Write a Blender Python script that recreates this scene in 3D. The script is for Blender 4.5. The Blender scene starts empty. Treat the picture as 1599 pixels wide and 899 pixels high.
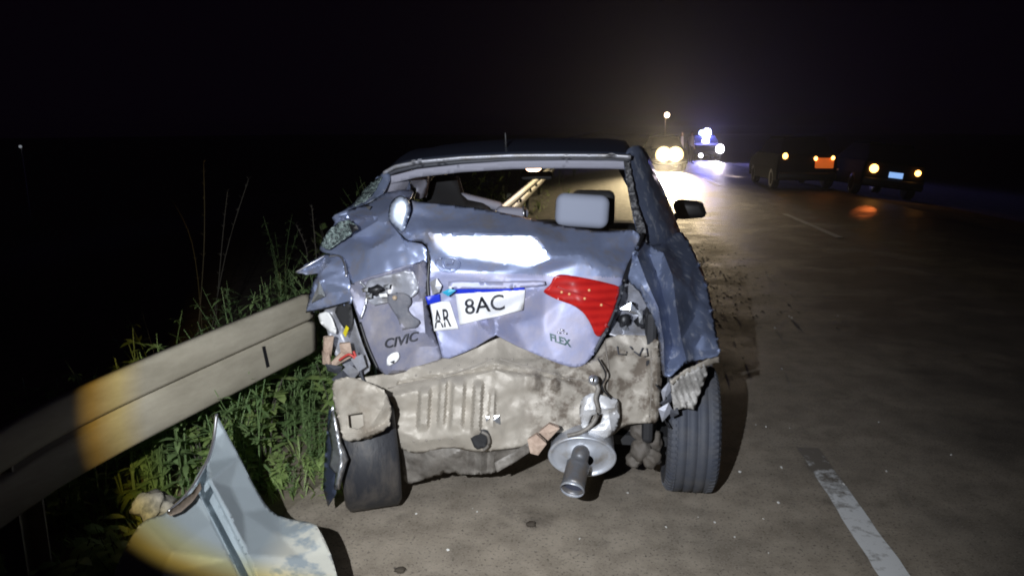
import bpy, bmesh, math, random
from mathutils import Vector, Matrix, noise
from mathutils.geometry import delaunay_2d_cdt
from mathutils.kdtree import KDTree

R = math.radians
S = bpy.context.scene
COL = S.collection
rng = random.Random(11)

# ------------------------------------------------------------------ camera, world, torch, exposure
CAM_H, FPX, CX, CY = 1.72, 1155.0, 799.5, 449.5
PITCH = math.atan(245 / FPX)
cd = bpy.data.cameras.new('camera'); cam = bpy.data.objects.new('camera', cd); COL.objects.link(cam)
cd.sensor_width = 36; cd.lens = FPX / 1599 * 36; cd.clip_start = 0.02; cd.clip_end = 3000
cam.location = (0, 0, CAM_H); cam.rotation_euler = (R(90) - PITCH, 0, 0)
S.camera = cam

W = bpy.data.worlds.new('World'); S.world = W; W.use_nodes = True
bg = W.node_tree.nodes['Background']
bg.inputs['Color'].default_value = (0.0014, 0.0006, 0.0020, 1); bg.inputs['Strength'].default_value = 0.9

S.view_settings.view_transform = 'Standard'; S.view_settings.look = 'None'
S.view_settings.exposure = 0; S.view_settings.gamma = 1; S.view_settings.use_curve_mapping = False
S.render.engine = 'CYCLES'
S.cycles.use_denoising = True
S.cycles.max_bounces = 6; S.cycles.diffuse_bounces = 2; S.cycles.glossy_bounces = 3
S.cycles.transparent_max_bounces = 12; S.cycles.volume_bounces = 0
S.cycles.sample_clamp_indirect = 3
S.cycles.filter_width = 1.9
S.cycles.use_adaptive_sampling = False
S.cycles.volume_step_rate = 4

TORCH_POS = Vector((-0.45, 0.0, 1.87)); TORCH_AZ, TORCH_EL, TORCH_W = 6.0, -17.0, 690.0
def torch():
    """the hand torch beside the photographer: hot centre, hard warm rim (its lens) and a soft spill"""
    ld = bpy.data.lights.new('torch', 'SPOT'); o = bpy.data.objects.new('torch', ld); COL.objects.link(o)
    ld.energy = TORCH_W; ld.shadow_soft_size = 0.012; ld.spot_size = R(96); ld.spot_blend = 0.1
    o.location = TORCH_POS
    o.rotation_euler = (R(90 + TORCH_EL), 0, R(-TORCH_AZ))
    ld.use_nodes = True
    nt = ld.node_tree; N = nt.nodes; L = nt.links
    em = N['Emission']
    tc = N.new('ShaderNodeTexCoord'); sp = N.new('ShaderNodeSeparateXYZ'); L.new(tc.outputs['Normal'], sp.inputs[0])
    def m(op, a, b=None):
        n = N.new('ShaderNodeMath'); n.operation = op
        for i, v in enumerate((a, b)):
            if v is None: continue
            if isinstance(v, (int, float)): n.inputs[i].default_value = v
            else: L.new(v, n.inputs[i])
        return n.outputs[0]
    az = m('ABSOLUTE', sp.outputs['Z'])
    u = m('DIVIDE', sp.outputs['X'], az); v = m('DIVIDE', sp.outputs['Y'], az)
    # the lens throws a rounded oblong field whose centre sits to the right of the hot spot
    ru = m('ABSOLUTE', m('DIVIDE', m('SUBTRACT', u, 0.20), 0.72)); rv = m('ABSOLUTE', m('DIVIDE', v, 0.392))
    r2 = m('POWER', m('ADD', m('POWER', ru, 4.0), m('POWER', rv, 4.0)), 0.25)
    r2 = m('MULTIPLY', r2, 0.8)
    rp = N.new('ShaderNodeValToRGB'); L.new(r2, rp.inputs[0]); e = rp.color_ramp.elements
    e[0].position = 0.0; e[0].color = (0.93, 0.98, 1.08, 1)
    e[1].position = 0.815; e[1].color = (0, 0, 0, 1)
    for p, c in ((0.72, (0.95, 0.98, 1.0, 1)), (0.755, (1.0, 0.86, 0.44, 1)), (0.79, (0.55, 0.33, 0.06, 1))):
        q = e.new(p); q.color = c
    # hot centre fading outwards
    g2 = m('ADD', m('MULTIPLY', m('ADD', u, 0.06), m('ADD', u, 0.06)), m('MULTIPLY', m('MULTIPLY', v, v), 0.4))
    hot = m('ADD', m('MULTIPLY', m('POWER', 2.718, m('MULTIPLY', g2, -2.6)), 0.90), 0.12)
    L.new(rp.outputs[0], em.inputs['Color']); L.new(hot, em.inputs['Strength'])
    return o
torch()

HAZE = 0.00038
# ------------------------------------------------------------------ measuring helpers
ST, CT = math.sin(PITCH), math.cos(PITCH)
def ray(px, py):
    x, y = (px - CX) / FPX, -(py - CY) / FPX
    return Vector((x, y * ST + CT, y * CT - ST))
def at(px, py, Y):
    """surveyed point: bearing of the photo point, at the real distance Y"""
    d = ray(px, py); return Vector((0, 0, CAM_H)) + d * (Y / d.y)
def gnd(px, py, z=0.0):
    d = ray(px, py); return Vector((0, 0, CAM_H)) + d * ((z - CAM_H) / d.z)
AX = math.tan(R(6.0))                      # the road runs 6 degrees right of the camera
def road(off, d, z=0.0): return Vector((off + AX * d, d, z))
YAW = R(6.5)
U = Vector((math.sin(YAW), math.cos(YAW), 0)); RT = Vector((math.cos(YAW), -math.sin(YAW), 0))
CAR = Vector((0.05, 3.45, 0))
def cf(s, t, z): return CAR + RT * s + U * t + Vector((0, 0, z))

# ------------------------------------------------------------------ materials
def new_mat(name):
    m = bpy.data.materials.new(name); m.use_nodes = True
    return m, m.node_tree.nodes, m.node_tree.links, m.node_tree.nodes['Principled BSDF']
def mat(name, col, rough=0.6, metal=0.0, col2=None, scale=8.0, thr=(0.4, 0.65), bump=0.0, bscale=60.0, spec=0.5, coat=0.0, detail=6.0, rough2=None, stretch=None, side=None):
    m, N, L, b = new_mat(name)
    b.inputs['Base Color'].default_value = (*col, 1); b.inputs['Roughness'].default_value = rough
    b.inputs['Metallic'].default_value = metal; b.inputs['Specular IOR Level'].default_value = spec
    b.inputs['Coat Weight'].default_value = coat; b.inputs['Coat Roughness'].default_value = 0.15
    tc = N.new('ShaderNodeTexCoord'); src = tc.outputs['Object']
    if stretch:
        mp = N.new('ShaderNodeMapping'); mp.inputs['Scale'].default_value = stretch; L.new(src, mp.inputs[0]); src = mp.outputs[0]
    if col2 is not None:
        n = N.new('ShaderNodeTexNoise'); n.inputs['Scale'].default_value = scale; n.inputs['Detail'].default_value = detail; n.inputs['Roughness'].default_value = 0.65
        L.new(src, n.inputs['Vector'])
        r = N.new('ShaderNodeMapRange'); r.inputs['From Min'].default_value = thr[0]; r.inputs['From Max'].default_value = thr[1]; L.new(n.outputs['Fac'], r.inputs['Value'])
        if side:                                  # the stain keeps to one side of the piece
            sx = N.new('ShaderNodeSeparateXYZ'); L.new(tc.outputs['Object'], sx.inputs[0])
            sr = N.new('ShaderNodeMapRange'); sr.inputs['From Min'].default_value = side[0]; sr.inputs['From Max'].default_value = side[1]; L.new(sx.outputs['X'], sr.inputs['Value'])
            mu = N.new('ShaderNodeMath'); mu.operation = 'MULTIPLY'; L.new(r.outputs[0], mu.inputs[0]); L.new(sr.outputs[0], mu.inputs[1]); r = mu
        mx = N.new('ShaderNodeMix'); mx.data_type = 'RGBA'; mx.inputs['A'].default_value = (*col, 1); mx.inputs['B'].default_value = (*col2, 1)
        L.new(r.outputs[0], mx.inputs['Factor']); L.new(mx.outputs['Result'], b.inputs['Base Color'])
        if rough2 is not None:
            r2 = N.new('ShaderNodeMapRange'); r2.inputs['To Min'].default_value = rough; r2.inputs['To Max'].default_value = rough2
            L.new(r.outputs[0], r2.inputs['Value']); L.new(r2.outputs[0], b.inputs['Roughness'])
    if bump:
        n = N.new('ShaderNodeTexNoise'); n.inputs['Scale'].default_value = bscale; n.inputs['Detail'].default_value = 5; L.new(src, n.inputs['Vector'])
        bp = N.new('ShaderNodeBump'); bp.inputs['Strength'].default_value = bump; bp.inputs['Distance'].default_value = 0.01
        L.new(n.outputs['Fac'], bp.inputs['Height']); L.new(bp.outputs[0], b.inputs['Normal'])
    return m
def glow(name, col, strength):
    m, N, L, b = new_mat(name)
    b.inputs['Base Color'].default_value = (*[min(1, c) for c in col], 1)
    b.inputs['Emission Color'].default_value = (*col, 1); b.inputs['Emission Strength'].default_value = strength
    return m
def pane_mat(name, tint, gloss=0.06):
    m = bpy.data.materials.new(name); m.use_nodes = True; N = m.node_tree.nodes; L = m.node_tree.links
    N.remove(N['Principled BSDF'])
    t = N.new('ShaderNodeBsdfTransparent'); t.inputs[0].default_value = (*tint, 1)
    g = N.new('ShaderNodeBsdfGlossy'); g.inputs['Roughness'].default_value = 0.05
    x = N.new('ShaderNodeMixShader'); x.inputs[0].default_value = gloss
    L.new(t.outputs[0], x.inputs[1]); L.new(g.outputs[0], x.inputs[2]); L.new(x.outputs[0], N['Material Output'].inputs[0])
    return m

M = {}
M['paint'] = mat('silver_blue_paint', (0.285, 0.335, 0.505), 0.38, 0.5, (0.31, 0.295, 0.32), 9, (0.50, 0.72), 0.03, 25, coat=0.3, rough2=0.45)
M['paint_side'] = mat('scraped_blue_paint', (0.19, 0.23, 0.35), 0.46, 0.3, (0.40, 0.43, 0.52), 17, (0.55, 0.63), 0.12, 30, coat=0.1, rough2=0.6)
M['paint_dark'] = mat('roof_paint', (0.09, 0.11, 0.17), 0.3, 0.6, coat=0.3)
M['primer'] = mat('dusty_beige_panel', (0.365, 0.330, 0.278), 0.54, 0.12, (0.225, 0.19, 0.15), 7, (0.44, 0.66), 0.12, 70, spec=0.5, rough2=0.75)
M['primer_dirty'] = mat('mud_spattered_panel', (0.365, 0.330, 0.278), 0.54, 0.12, (0.15, 0.122, 0.095), 11, (0.46, 0.58), 0.15, 70, spec=0.5, rough2=0.8, side=(-0.04, 0.10))
M['apron'] = mat('grimy_underbody', (0.27, 0.25, 0.225), 0.55, 0.1, (0.10, 0.088, 0.075), 9, (0.35, 0.65), 0.35, 45)
M['bare'] = mat('bare_bright_steel', (0.62, 0.64, 0.68), 0.3, 0.85, (0.40, 0.38, 0.36), 12, (0.5, 0.7), 0.15, 60)
M['grey'] = mat('grey_inner_panel', (0.36, 0.37, 0.42), 0.45, 0.35, (0.24, 0.225, 0.21), 9, (0.45, 0.7), 0.2, 40)
M['lid_low'] = mat('dull_boot_paint', (0.29, 0.31, 0.47), 0.5, 0.25, (0.38, 0.36, 0.44), 6, (0.42, 0.68), 0.08, 40, rough2=0.6)
M['black'] = mat('black_plastic', (0.012, 0.012, 0.014), 0.45)
M['shaded_flap'] = mat('shaded_boot_paint', (0.235, 0.24, 0.325), 0.5, 0.25, (0.33, 0.31, 0.34), 8, (0.45, 0.68), 0.1, 40, rough2=0.65)  # same boot paint, darkened and greyed for the flap's shade
M['bulge'] = mat('lit_bulge_paint', (0.46, 0.52, 0.64), 0.5, 0.4)  # same boot paint, lightened to carry the bulge's highlight
M['plate_steel'] = mat('pale_painted_bracket', (0.56, 0.56, 0.57), 0.4, 0.2, (0.34, 0.32, 0.29), 12, (0.5, 0.66), 0.15, 60)
M['gasket'] = mat('grey_rubber', (0.105, 0.108, 0.130), 0.65, 0, (0.17, 0.165, 0.18), 14, (0.45, 0.65), 0.2)
M['pleat'] = mat('grey_dusty_liner', (0.40, 0.385, 0.36), 0.6, 0.1, (0.22, 0.205, 0.19), 14, (0.45, 0.68), 0.3, 40)
M['charcoal'] = mat('charcoal_rubber', (0.05, 0.053, 0.065), 0.6, bump=0.1)
M['seal'] = mat('torn_window_seal', (0.03, 0.03, 0.035), 0.6, 0, (0.19, 0.19, 0.20), 45, (0.5, 0.62), 0.6, 90)
M['tyre'] = mat('dusty_tyre_rubber', (0.055, 0.062, 0.082), 0.7, 0, (0.10, 0.098, 0.10), 6, (0.4, 0.75), 0.15, 80)
M['tyre_dirty'] = mat('muddy_tyre_rubber', (0.022, 0.023, 0.028), 0.6, 0, (0.10, 0.087, 0.075), 5, (0.45, 0.65), 0.25, 60, stretch=(1, 1, 0.3))
M['rim'] = mat('wheel_rim_metal', (0.35, 0.35, 0.37), 0.4, 0.9)
M['fabric'] = mat('grey_seat_fabric', (0.34, 0.37, 0.47), 0.85, 0, bump=0.2, bscale=300)
M['trim'] = mat('pale_pillar_trim', (0.27, 0.27, 0.33), 0.7)
M['cabin'] = mat('dark_cabin_trim', (0.02, 0.02, 0.022), 0.7)
M['foam'] = mat('tan_foam', (0.50, 0.38, 0.30), 0.85, 0, (0.36, 0.26, 0.20), 20, (0.4, 0.6), 0.4, 60)
M['yellow'] = mat('yellow_plastic', (0.65, 0.55, 0.02), 0.4)
M['wire_red'] = mat('red_wire', (0.5, 0.06, 0.05), 0.5)
M['plate_white'] = mat('white_plate', (0.80, 0.80, 0.80), 0.5)
M['plate_blue'] = mat('blue_plate_band', (0.01, 0.03, 0.50), 0.4)
M['ink'] = mat('black_plate_ink', (0.02, 0.02, 0.025), 0.5)
M['chrome'] = mat('worn_chrome', (0.62, 0.62, 0.66), 0.3, 0.9)
M['chrome_dark'] = mat('dark_lettering', (0.06, 0.062, 0.075), 0.35, 0.3)
M['green_ink'] = mat('dark_green_lettering', (0.015, 0.07, 0.07), 0.4)
M['orange'] = mat('orange_glint', (0.75, 0.40, 0.18), 0.3)
M['tan_bulb'] = mat('dull_tan_bulb', (0.40, 0.31, 0.22), 0.4)
M['cyan'] = mat('cyan_film', (0.03, 0.35, 0.55), 0.4)
M['muffler'] = mat('aluminised_muffler', (0.55, 0.58, 0.64), 0.42, 0.55, (0.40, 0.38, 0.36), 14, (0.5, 0.7), 0.1, 60)
M['pipe'] = mat('sooty_tailpipe', (0.15, 0.155, 0.17), 0.45, 0.5, (0.17, 0.145, 0.125), 12, (0.45, 0.65), 0.2, 60)
M['rust'] = mat('grimy_suspension_metal', (0.13, 0.115, 0.10), 0.75, 0.1, (0.10, 0.085, 0.07), 20, (0.4, 0.6), 0.4, 60)
M['rail'] = mat('galvanised_rail', (0.41, 0.375, 0.30), 0.6, 0.1, (0.27, 0.245, 0.19), 3, (0.35, 0.7), 0.06, 30, rough2=0.7, stretch=(1, 1, 3))
M['rail_far'] = mat('lit_galvanised_rail', (0.45, 0.41, 0.30), 0.5, 0.2, (0.33, 0.30, 0.22), 3, (0.35, 0.7), 0.05, 30)  # same steel as the near rail, lightened and yellowed to look lit
M['rail_bent'] = mat('stained_bent_rail', (0.30, 0.345, 0.375), 0.5, 0.3, (0.50, 0.50, 0.45), 7, (0.42, 0.50), 0.06, 30, rough2=0.7, detail=4, side=(-0.12, -0.03))
M['rail_edge'] = mat('torn_rail_edge', (0.20, 0.16, 0.13), 0.6, 0.3)
M['rock'] = mat('pale_concrete', (0.10, 0.096, 0.082), 0.9, 0, (0.24, 0.22, 0.18), 20, (0.4, 0.6), 0.5, 50)
M['far_black'] = mat('matt_dark_car_paint', (0.006, 0.006, 0.008), 0.8, spec=0.08)  # near-black and matt so distant bodies catch almost no light
M['far_white'] = mat('pale_car_paint', (0.35, 0.35, 0.40), 0.35, coat=0.5)
M['jacket'] = mat('pale_reflective_jacket', (0.75, 0.68, 0.70), 0.6)
M['trousers'] = mat('light_trousers', (0.62, 0.58, 0.58), 0.8)
M['skin'] = mat('skin', (0.5, 0.33, 0.25), 0.6)
M['leaf'] = mat('weed_leaf', (0.145, 0.22, 0.075), 0.55, 0, (0.22, 0.27, 0.10), 3, (0.35, 0.65))
M['leaf_dark'] = mat('dark_weed_leaf', (0.085, 0.15, 0.055), 0.6, 0, (0.14, 0.19, 0.075), 3, (0.35, 0.65))
for k in ('leaf', 'leaf_dark'):                # thin leaves let light through
    nt = M[k].node_tree; b_ = nt.nodes['Principled BSDF']; src_ = b_.inputs['Base Color'].links[0].from_socket
    tr_ = nt.nodes.new('ShaderNodeBsdfTranslucent'); nt.links.new(src_, tr_.inputs['Color']); mx_ = nt.nodes.new('ShaderNodeAddShader')
    nt.links.new(b_.outputs[0], mx_.inputs[0]); nt.links.new(tr_.outputs[0], mx_.inputs[1]); nt.links.new(mx_.outputs[0], nt.nodes['Material Output'].inputs[0])
M['straw'] = mat('dry_straw', (0.08, 0.072, 0.058), 0.8)
M['shard'] = mat('broken_glass', (0.75, 0.75, 0.72), 0.15, 0.2)
M['dirt_bit'] = mat('dark_soil_crumb', (0.05, 0.04, 0.03), 0.9)
M['windscreen'] = pane_mat('windscreen_glass', (0.86, 0.88, 0.86), 0.05)
M['side_glass'] = pane_mat('side_glass', (0.8, 0.82, 0.8), 0.06)
M['cracked'] = mat('shattered_glass', (0.22, 0.28, 0.27), 0.25, 0.1, (0.05, 0.06, 0.065), 60, (0.45, 0.55), 0.8, 120)
def lamp_red():
    m, N, L, b = new_mat('red_lamp_lens')
    b.inputs['Roughness'].default_value = 0.18; b.inputs['Coat Weight'].default_value = 0.6
    tc = N.new('ShaderNodeTexCoord')
    w = N.new('ShaderNodeTexWave'); w.bands_direction = 'Z'; w.inputs['Scale'].default_value = 9; w.inputs['Distortion'].default_value = 1.2; w.inputs['Detail'].default_value = 1; L.new(tc.outputs['Object'], w.inputs['Vector'])
    v = N.new('ShaderNodeTexNoise'); v.inputs['Scale'].default_value = 16; L.new(tc.outputs['Object'], v.inputs['Vector'])
    ml = N.new('ShaderNodeMath'); ml.operation = 'MULTIPLY'; L.new(w.outputs['Fac'], ml.inputs[0]); L.new(v.outputs['Fac'], ml.inputs[1])
    mp = N.new('ShaderNodeMix'); mp.data_type = 'RGBA'; mp.inputs['A'].default_value = (0.46, 0.016, 0.013, 1); mp.inputs['B'].default_value = (0.22, 0.004, 0.006, 1)
    L.new(ml.outputs[0], mp.inputs['Factor']); L.new(mp.outputs['Result'], b.inputs['Base Color'])
    bp = N.new('ShaderNodeBump'); bp.inputs['Strength'].default_value = 0.07; bp.inputs['Distance'].default_value = 0.004
    L.new(w.outputs['Fac'], bp.inputs['Height']); L.new(bp.outputs[0], b.inputs['Normal'])
    return m
M['lamp_red'] = lamp_red()
def asphalt():
    m, N, L, b = new_mat('dusty_asphalt')
    tc = N.new('ShaderNodeTexCoord'); P = tc.outputs['Object']
    def nz(sc, det=6, rg=0.6):
        n = N.new('ShaderNodeTexNoise'); n.inputs['Scale'].default_value = sc; n.inputs['Detail'].default_value = det; n.inputs['Roughness'].default_value = rg; L.new(P, n.inputs['Vector']); return n.outputs['Fac']
    def rg(v, a, c, lo=0.0, hi=1.0):
        r = N.new('ShaderNodeMapRange'); r.inputs['From Min'].default_value = a; r.inputs['From Max'].default_value = c; r.inputs['To Min'].default_value = lo; r.inputs['To Max'].default_value = hi; L.new(v, r.inputs['Value']); return r.outputs[0]
    def mix(f, a, c):
        x = N.new('ShaderNodeMix'); x.data_type = 'RGBA'; L.new(f, x.inputs['Factor'])
        for k, v in (('A', a), ('B', c)):
            if isinstance(v, tuple): x.inputs[k].default_value = (*v, 1)
            else: L.new(v, x.inputs[k])
        return x.outputs['Result']
    # tyre-blown dust lies thickest on the shoulder (object x = offset across the road)
    sp = N.new('ShaderNodeSeparateXYZ'); L.new(P, sp.inputs[0])
    sh = rg(sp.outputs['X'], 0.7, 2.8, 1.0, 0.0)
    ad = N.new('ShaderNodeMath'); ad.operation = 'ADD'; L.new(sh, ad.inputs[0]); L.new(rg(nz(1.3), 0.35, 0.65, -0.35, 0.35), ad.inputs[1]); ad.use_clamp = True
    base = mix(rg(nz(3.0), 0.35, 0.68), (0.150, 0.135, 0.115), (0.088, 0.081, 0.071))
    dust = mix(rg(nz(6.0), 0.38, 0.64), (0.34, 0.295, 0.24), (0.23, 0.197, 0.158))
    c = mix(ad.outputs[0], base, dust)
    c = mix(rg(nz(120, 3), 0.56, 0.70, 0, 0.8), c, (0.36, 0.325, 0.28))
    c = mix(rg(nz(75, 3), 0.57, 0.68, 0, 0.8), c, (0.05, 0.046, 0.042))
    c = mix(rg(nz(2.2, 8, 0.75), 0.56, 0.72, 0, 0.7), c, (0.07, 0.060, 0.052))
    L.new(c, b.inputs['Base Color'])
    L.new(rg(ad.outputs[0], 0.0, 0.8, 0.50, 0.9), b.inputs['Roughness']); L.new(rg(ad.outputs[0], 0.0, 0.8, 0.5, 0.15), b.inputs['Specular IOR Level'])
    bp = N.new('ShaderNodeBump'); bp.inputs['Strength'].default_value = 0.3; bp.inputs['Distance'].default_value = 0.006
    L.new(nz(130, 4), bp.inputs['Height']); L.new(bp.outputs[0], b.inputs['Normal'])
    return m
M['asphalt'] = asphalt()
M['verge'] = mat('verge_soil', (0.24, 0.20, 0.155), 0.95, 0, (0.10, 0.09, 0.06), 4, (0.42, 0.65), 0.6, 40)
def worn_line(end=None):
    m, N, L, b = new_mat('worn_road_paint')
    tc = N.new('ShaderNodeTexCoord')
    n = N.new('ShaderNodeTexNoise'); n.inputs['Scale'].default_value = 14; n.inputs['Detail'].default_value = 8; n.inputs['Roughness'].default_value = 0.7; L.new(tc.outputs['Object'], n.inputs['Vector'])
    mx = N.new('ShaderNodeMix'); mx.data_type = 'RGBA'; mx.inputs['A'].default_value = (0.74, 0.76, 0.78, 1); mx.inputs['B'].default_value = (0.20, 0.20, 0.205, 1)
    r = N.new('ShaderNodeMapRange'); r.inputs['From Min'].default_value = 0.52; r.inputs['From Max'].default_value = 0.70; src = n.outputs['Fac']
    if end:                                    # traffic has worn the far end of this dash away
        mx.inputs['B'].default_value = (0.155, 0.14, 0.12, 1)
        sp = N.new('ShaderNodeSeparateXYZ'); L.new(tc.outputs['Object'], sp.inputs[0])
        e = N.new('ShaderNodeMapRange'); e.inputs['From Min'].default_value = end[0]; e.inputs['From Max'].default_value = end[1]; e.inputs['To Max'].default_value = 0.30; L.new(sp.outputs['Y'], e.inputs['Value'])
        ad = N.new('ShaderNodeMath'); L.new(src, ad.inputs[0]); L.new(e.outputs[0], ad.inputs[1]); src = ad.outputs[0]
    L.new(src, r.inputs['Value'])
    L.new(r.outputs[0], mx.inputs['Factor']); L.new(mx.outputs['Result'], b.inputs['Base Color']); b.inputs['Roughness'].default_value = 0.6
    return m
M['line'] = worn_line(); M['line_end'] = worn_line((3.25, 3.95))

# ------------------------------------------------------------------ object helpers
def tag(o, label=None, cat=None, group=None, kind=None):
    if label: o['label'] = label
    if cat: o['category'] = cat
    if group: o['group'] = group
    if kind: o['kind'] = kind
    return o
def thing(name, loc, label, cat, group=None, rz=0.0):
    o = bpy.data.objects.new(name, None); COL.objects.link(o); o.location = loc; o.rotation_euler = (0, 0, rz); o.empty_display_size = 0.1
    return tag(o, label, cat, group)
WORLD_OFF = {}
def origin(o):
    p = Vector((0, 0, 0))
    while o is not None: p += o.location; o = o.parent
    return p
def link(name, me, material, parent=None, smooth=True):
    o = bpy.data.objects.new(name, me); COL.objects.link(o)
    if material is not None and not me.materials: me.materials.append(material)
    if parent is not None: o.parent = parent
    if smooth: me.shade_smooth()
    return o
def from_data(name, verts, faces, material, parent=None, smooth=True, world=True, thick=0.0):
    off = origin(parent) if (parent is not None and world) else Vector((0, 0, 0))
    me = bpy.data.meshes.new(name); me.from_pydata([tuple(Vector(v) - off) for v in verts], [], faces); me.update()
    o = link(name, me, material, parent, smooth)
    if thick: solid(o, thick)
    return o
def from_bm(name, bm, material, parent=None, smooth=True, world=True):
    off = origin(parent) if (parent is not None and world) else Vector((0, 0, 0))
    if off.length: bmesh.ops.translate(bm, verts=bm.verts, vec=-off)
    me = bpy.data.meshes.new(name); bm.to_mesh(me); bm.free()
    return link(name, me, material, parent, smooth)
def solid(o, t, off=-1):
    m = o.modifiers.new('solidify', 'SOLIDIFY'); m.thickness = t; m.offset = off
    return o
def inside(p, poly):
    x, y = p; c = False; n = len(poly); j = n - 1
    for i in range(n):
        xi, yi = poly[i][0], poly[i][1]; xj, yj = poly[j][0], poly[j][1]
        if (yi > y) != (yj > y) and x < (xj - xi) * (y - yi) / (yj - yi) + xi: c = not c
        j = i
    return c
def chaikin(p, n, closed=True):
    for _ in range(n):
        q = []; k = len(p)
        for i in range(k if closed else k - 1):
            a, b = p[i], p[(i + 1) % k]
            q.append(tuple(0.8 * u + 0.2 * v for u, v in zip(a, b))); q.append(tuple(0.2 * u + 0.8 * v for u, v in zip(a, b)))
        p = q
    return p
def resample(p, step, closed=True):
    q = []; k = len(p)
    for i in range(k if closed else k - 1):
        a, b = p[i], p[(i + 1) % k]; n = max(1, int(math.hypot(b[0] - a[0], b[1] - a[1]) / step + 0.5))
        for j in range(n):
            f = j / n; q.append(tuple(u + (v - u) * f for u, v in zip(a, b)))
    if not closed: q.append(p[-1])
    return q
class Tin:
    """depth over a flat domain, from scattered control points with crease lines"""
    def __init__(s, outline, pts, creases):
        vs = [tuple(p) for p in outline]; es = [(i, (i + 1) % len(outline)) for i in range(len(outline))]
        for c in creases:
            k = len(vs); vs += [tuple(p) for p in c]; es += [(k + i, k + i + 1) for i in range(len(c) - 1)]
        vs += [tuple(p) for p in pts]
        ov, oe, of, o1, o2, o3 = delaunay_2d_cdt([Vector(v[:2]) for v in vs], es, [], 0, 1e-4)
        s.v = []
        for p, orig in zip(ov, o1):
            if orig: s.v.append((p.x, p.y, sum(vs[i][2] for i in orig) / len(orig)))
            else:
                near = sorted(vs, key=lambda q: (q[0] - p.x) ** 2 + (q[1] - p.y) ** 2)[:2]; s.v.append((p.x, p.y, (near[0][2] + near[1][2]) / 2))
        s.f = [f for f in of if len(f) == 3]
        s.kd = KDTree(len(s.v))
        for i, v in enumerate(s.v): s.kd.insert((v[0], v[1], 0), i)
        s.kd.balance()
    def __call__(s, x, y):
        best = None
        for f in s.f:
            a, b, c = s.v[f[0]], s.v[f[1]], s.v[f[2]]
            d = (b[1] - c[1]) * (a[0] - c[0]) + (c[0] - b[0]) * (a[1] - c[1])
            if abs(d) < 1e-9: continue
            l1 = ((b[1] - c[1]) * (x - c[0]) + (c[0] - b[0]) * (y - c[1])) / d
            if l1 < -0.02: continue
            l2 = ((c[1] - a[1]) * (x - c[0]) + (a[0] - c[0]) * (y - c[1])) / d
            l3 = 1 - l1 - l2
            if l2 < -0.02 or l3 < -0.02: continue
            return l1 * a[2] + l2 * b[2] + l3 * c[2]
        return s.v[s.kd.find((x, y, 0))[1]][2]
def tri2d(outline, step, holes=(), extra=()):
    """even triangles over an outline; returns points (with interpolated extra values dropped), faces, boundary flags"""
    bd = resample([p[:2] for p in outline], step)
    vs = [Vector(p) for p in bd]; es = [(i, (i + 1) % len(bd)) for i in range(len(bd))]
    for h in holes:
        hb = resample(list(h), step * 0.7); k = len(vs); vs += [Vector(p) for p in hb]; es += [(k + i, k + (i + 1) % len(hb)) for i in range(len(hb))]
    nb = len(vs)
    for c in extra:
        vs += [Vector(p[:2]) for p in resample([q[:2] for q in c], step, False)]
    kd = KDTree(len(vs))
    for i, v in enumerate(vs): kd.insert((v.x, v.y, 0), i)
    kd.balance()
    xs = [p[0] for p in bd]; ys = [p[1] for p in bd]; y = min(ys); row = 0
    while y < max(ys):
        x = min(xs) + (row % 2) * step / 2
        while x < max(xs):
            p = (x + rng.uniform(-.12, .12) * step, y + rng.uniform(-.12, .12) * step)
            if inside(p, bd) and not any(inside(p, h) for h in holes) and kd.find((p[0], p[1], 0))[2] > step * 0.6: vs.append(Vector(p))
            x += step
        y += step * 0.87; row += 1
    ov, oe, of, o1, o2, o3 = delaunay_2d_cdt(vs, es, [], 0, 1e-4)
    fs = []
    for f in of:
        c = [sum(ov[i][k] for i in f) / len(f) for k in (0, 1)]
        if inside(c, bd) and not any(inside(c, h) for h in holes): fs.append(list(f))
    edge = [any(i < nb for i in orig) for orig in o1]
    return [(p.x, p.y) for p in ov], fs, edge
def drop_loose(V, F):
    used = sorted({i for f in F for i in f}); mp = {a: b for b, a in enumerate(used)}
    return [V[i] for i in used], [[mp[i] for i in f] for f in F]
class Sheet: pass
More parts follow.
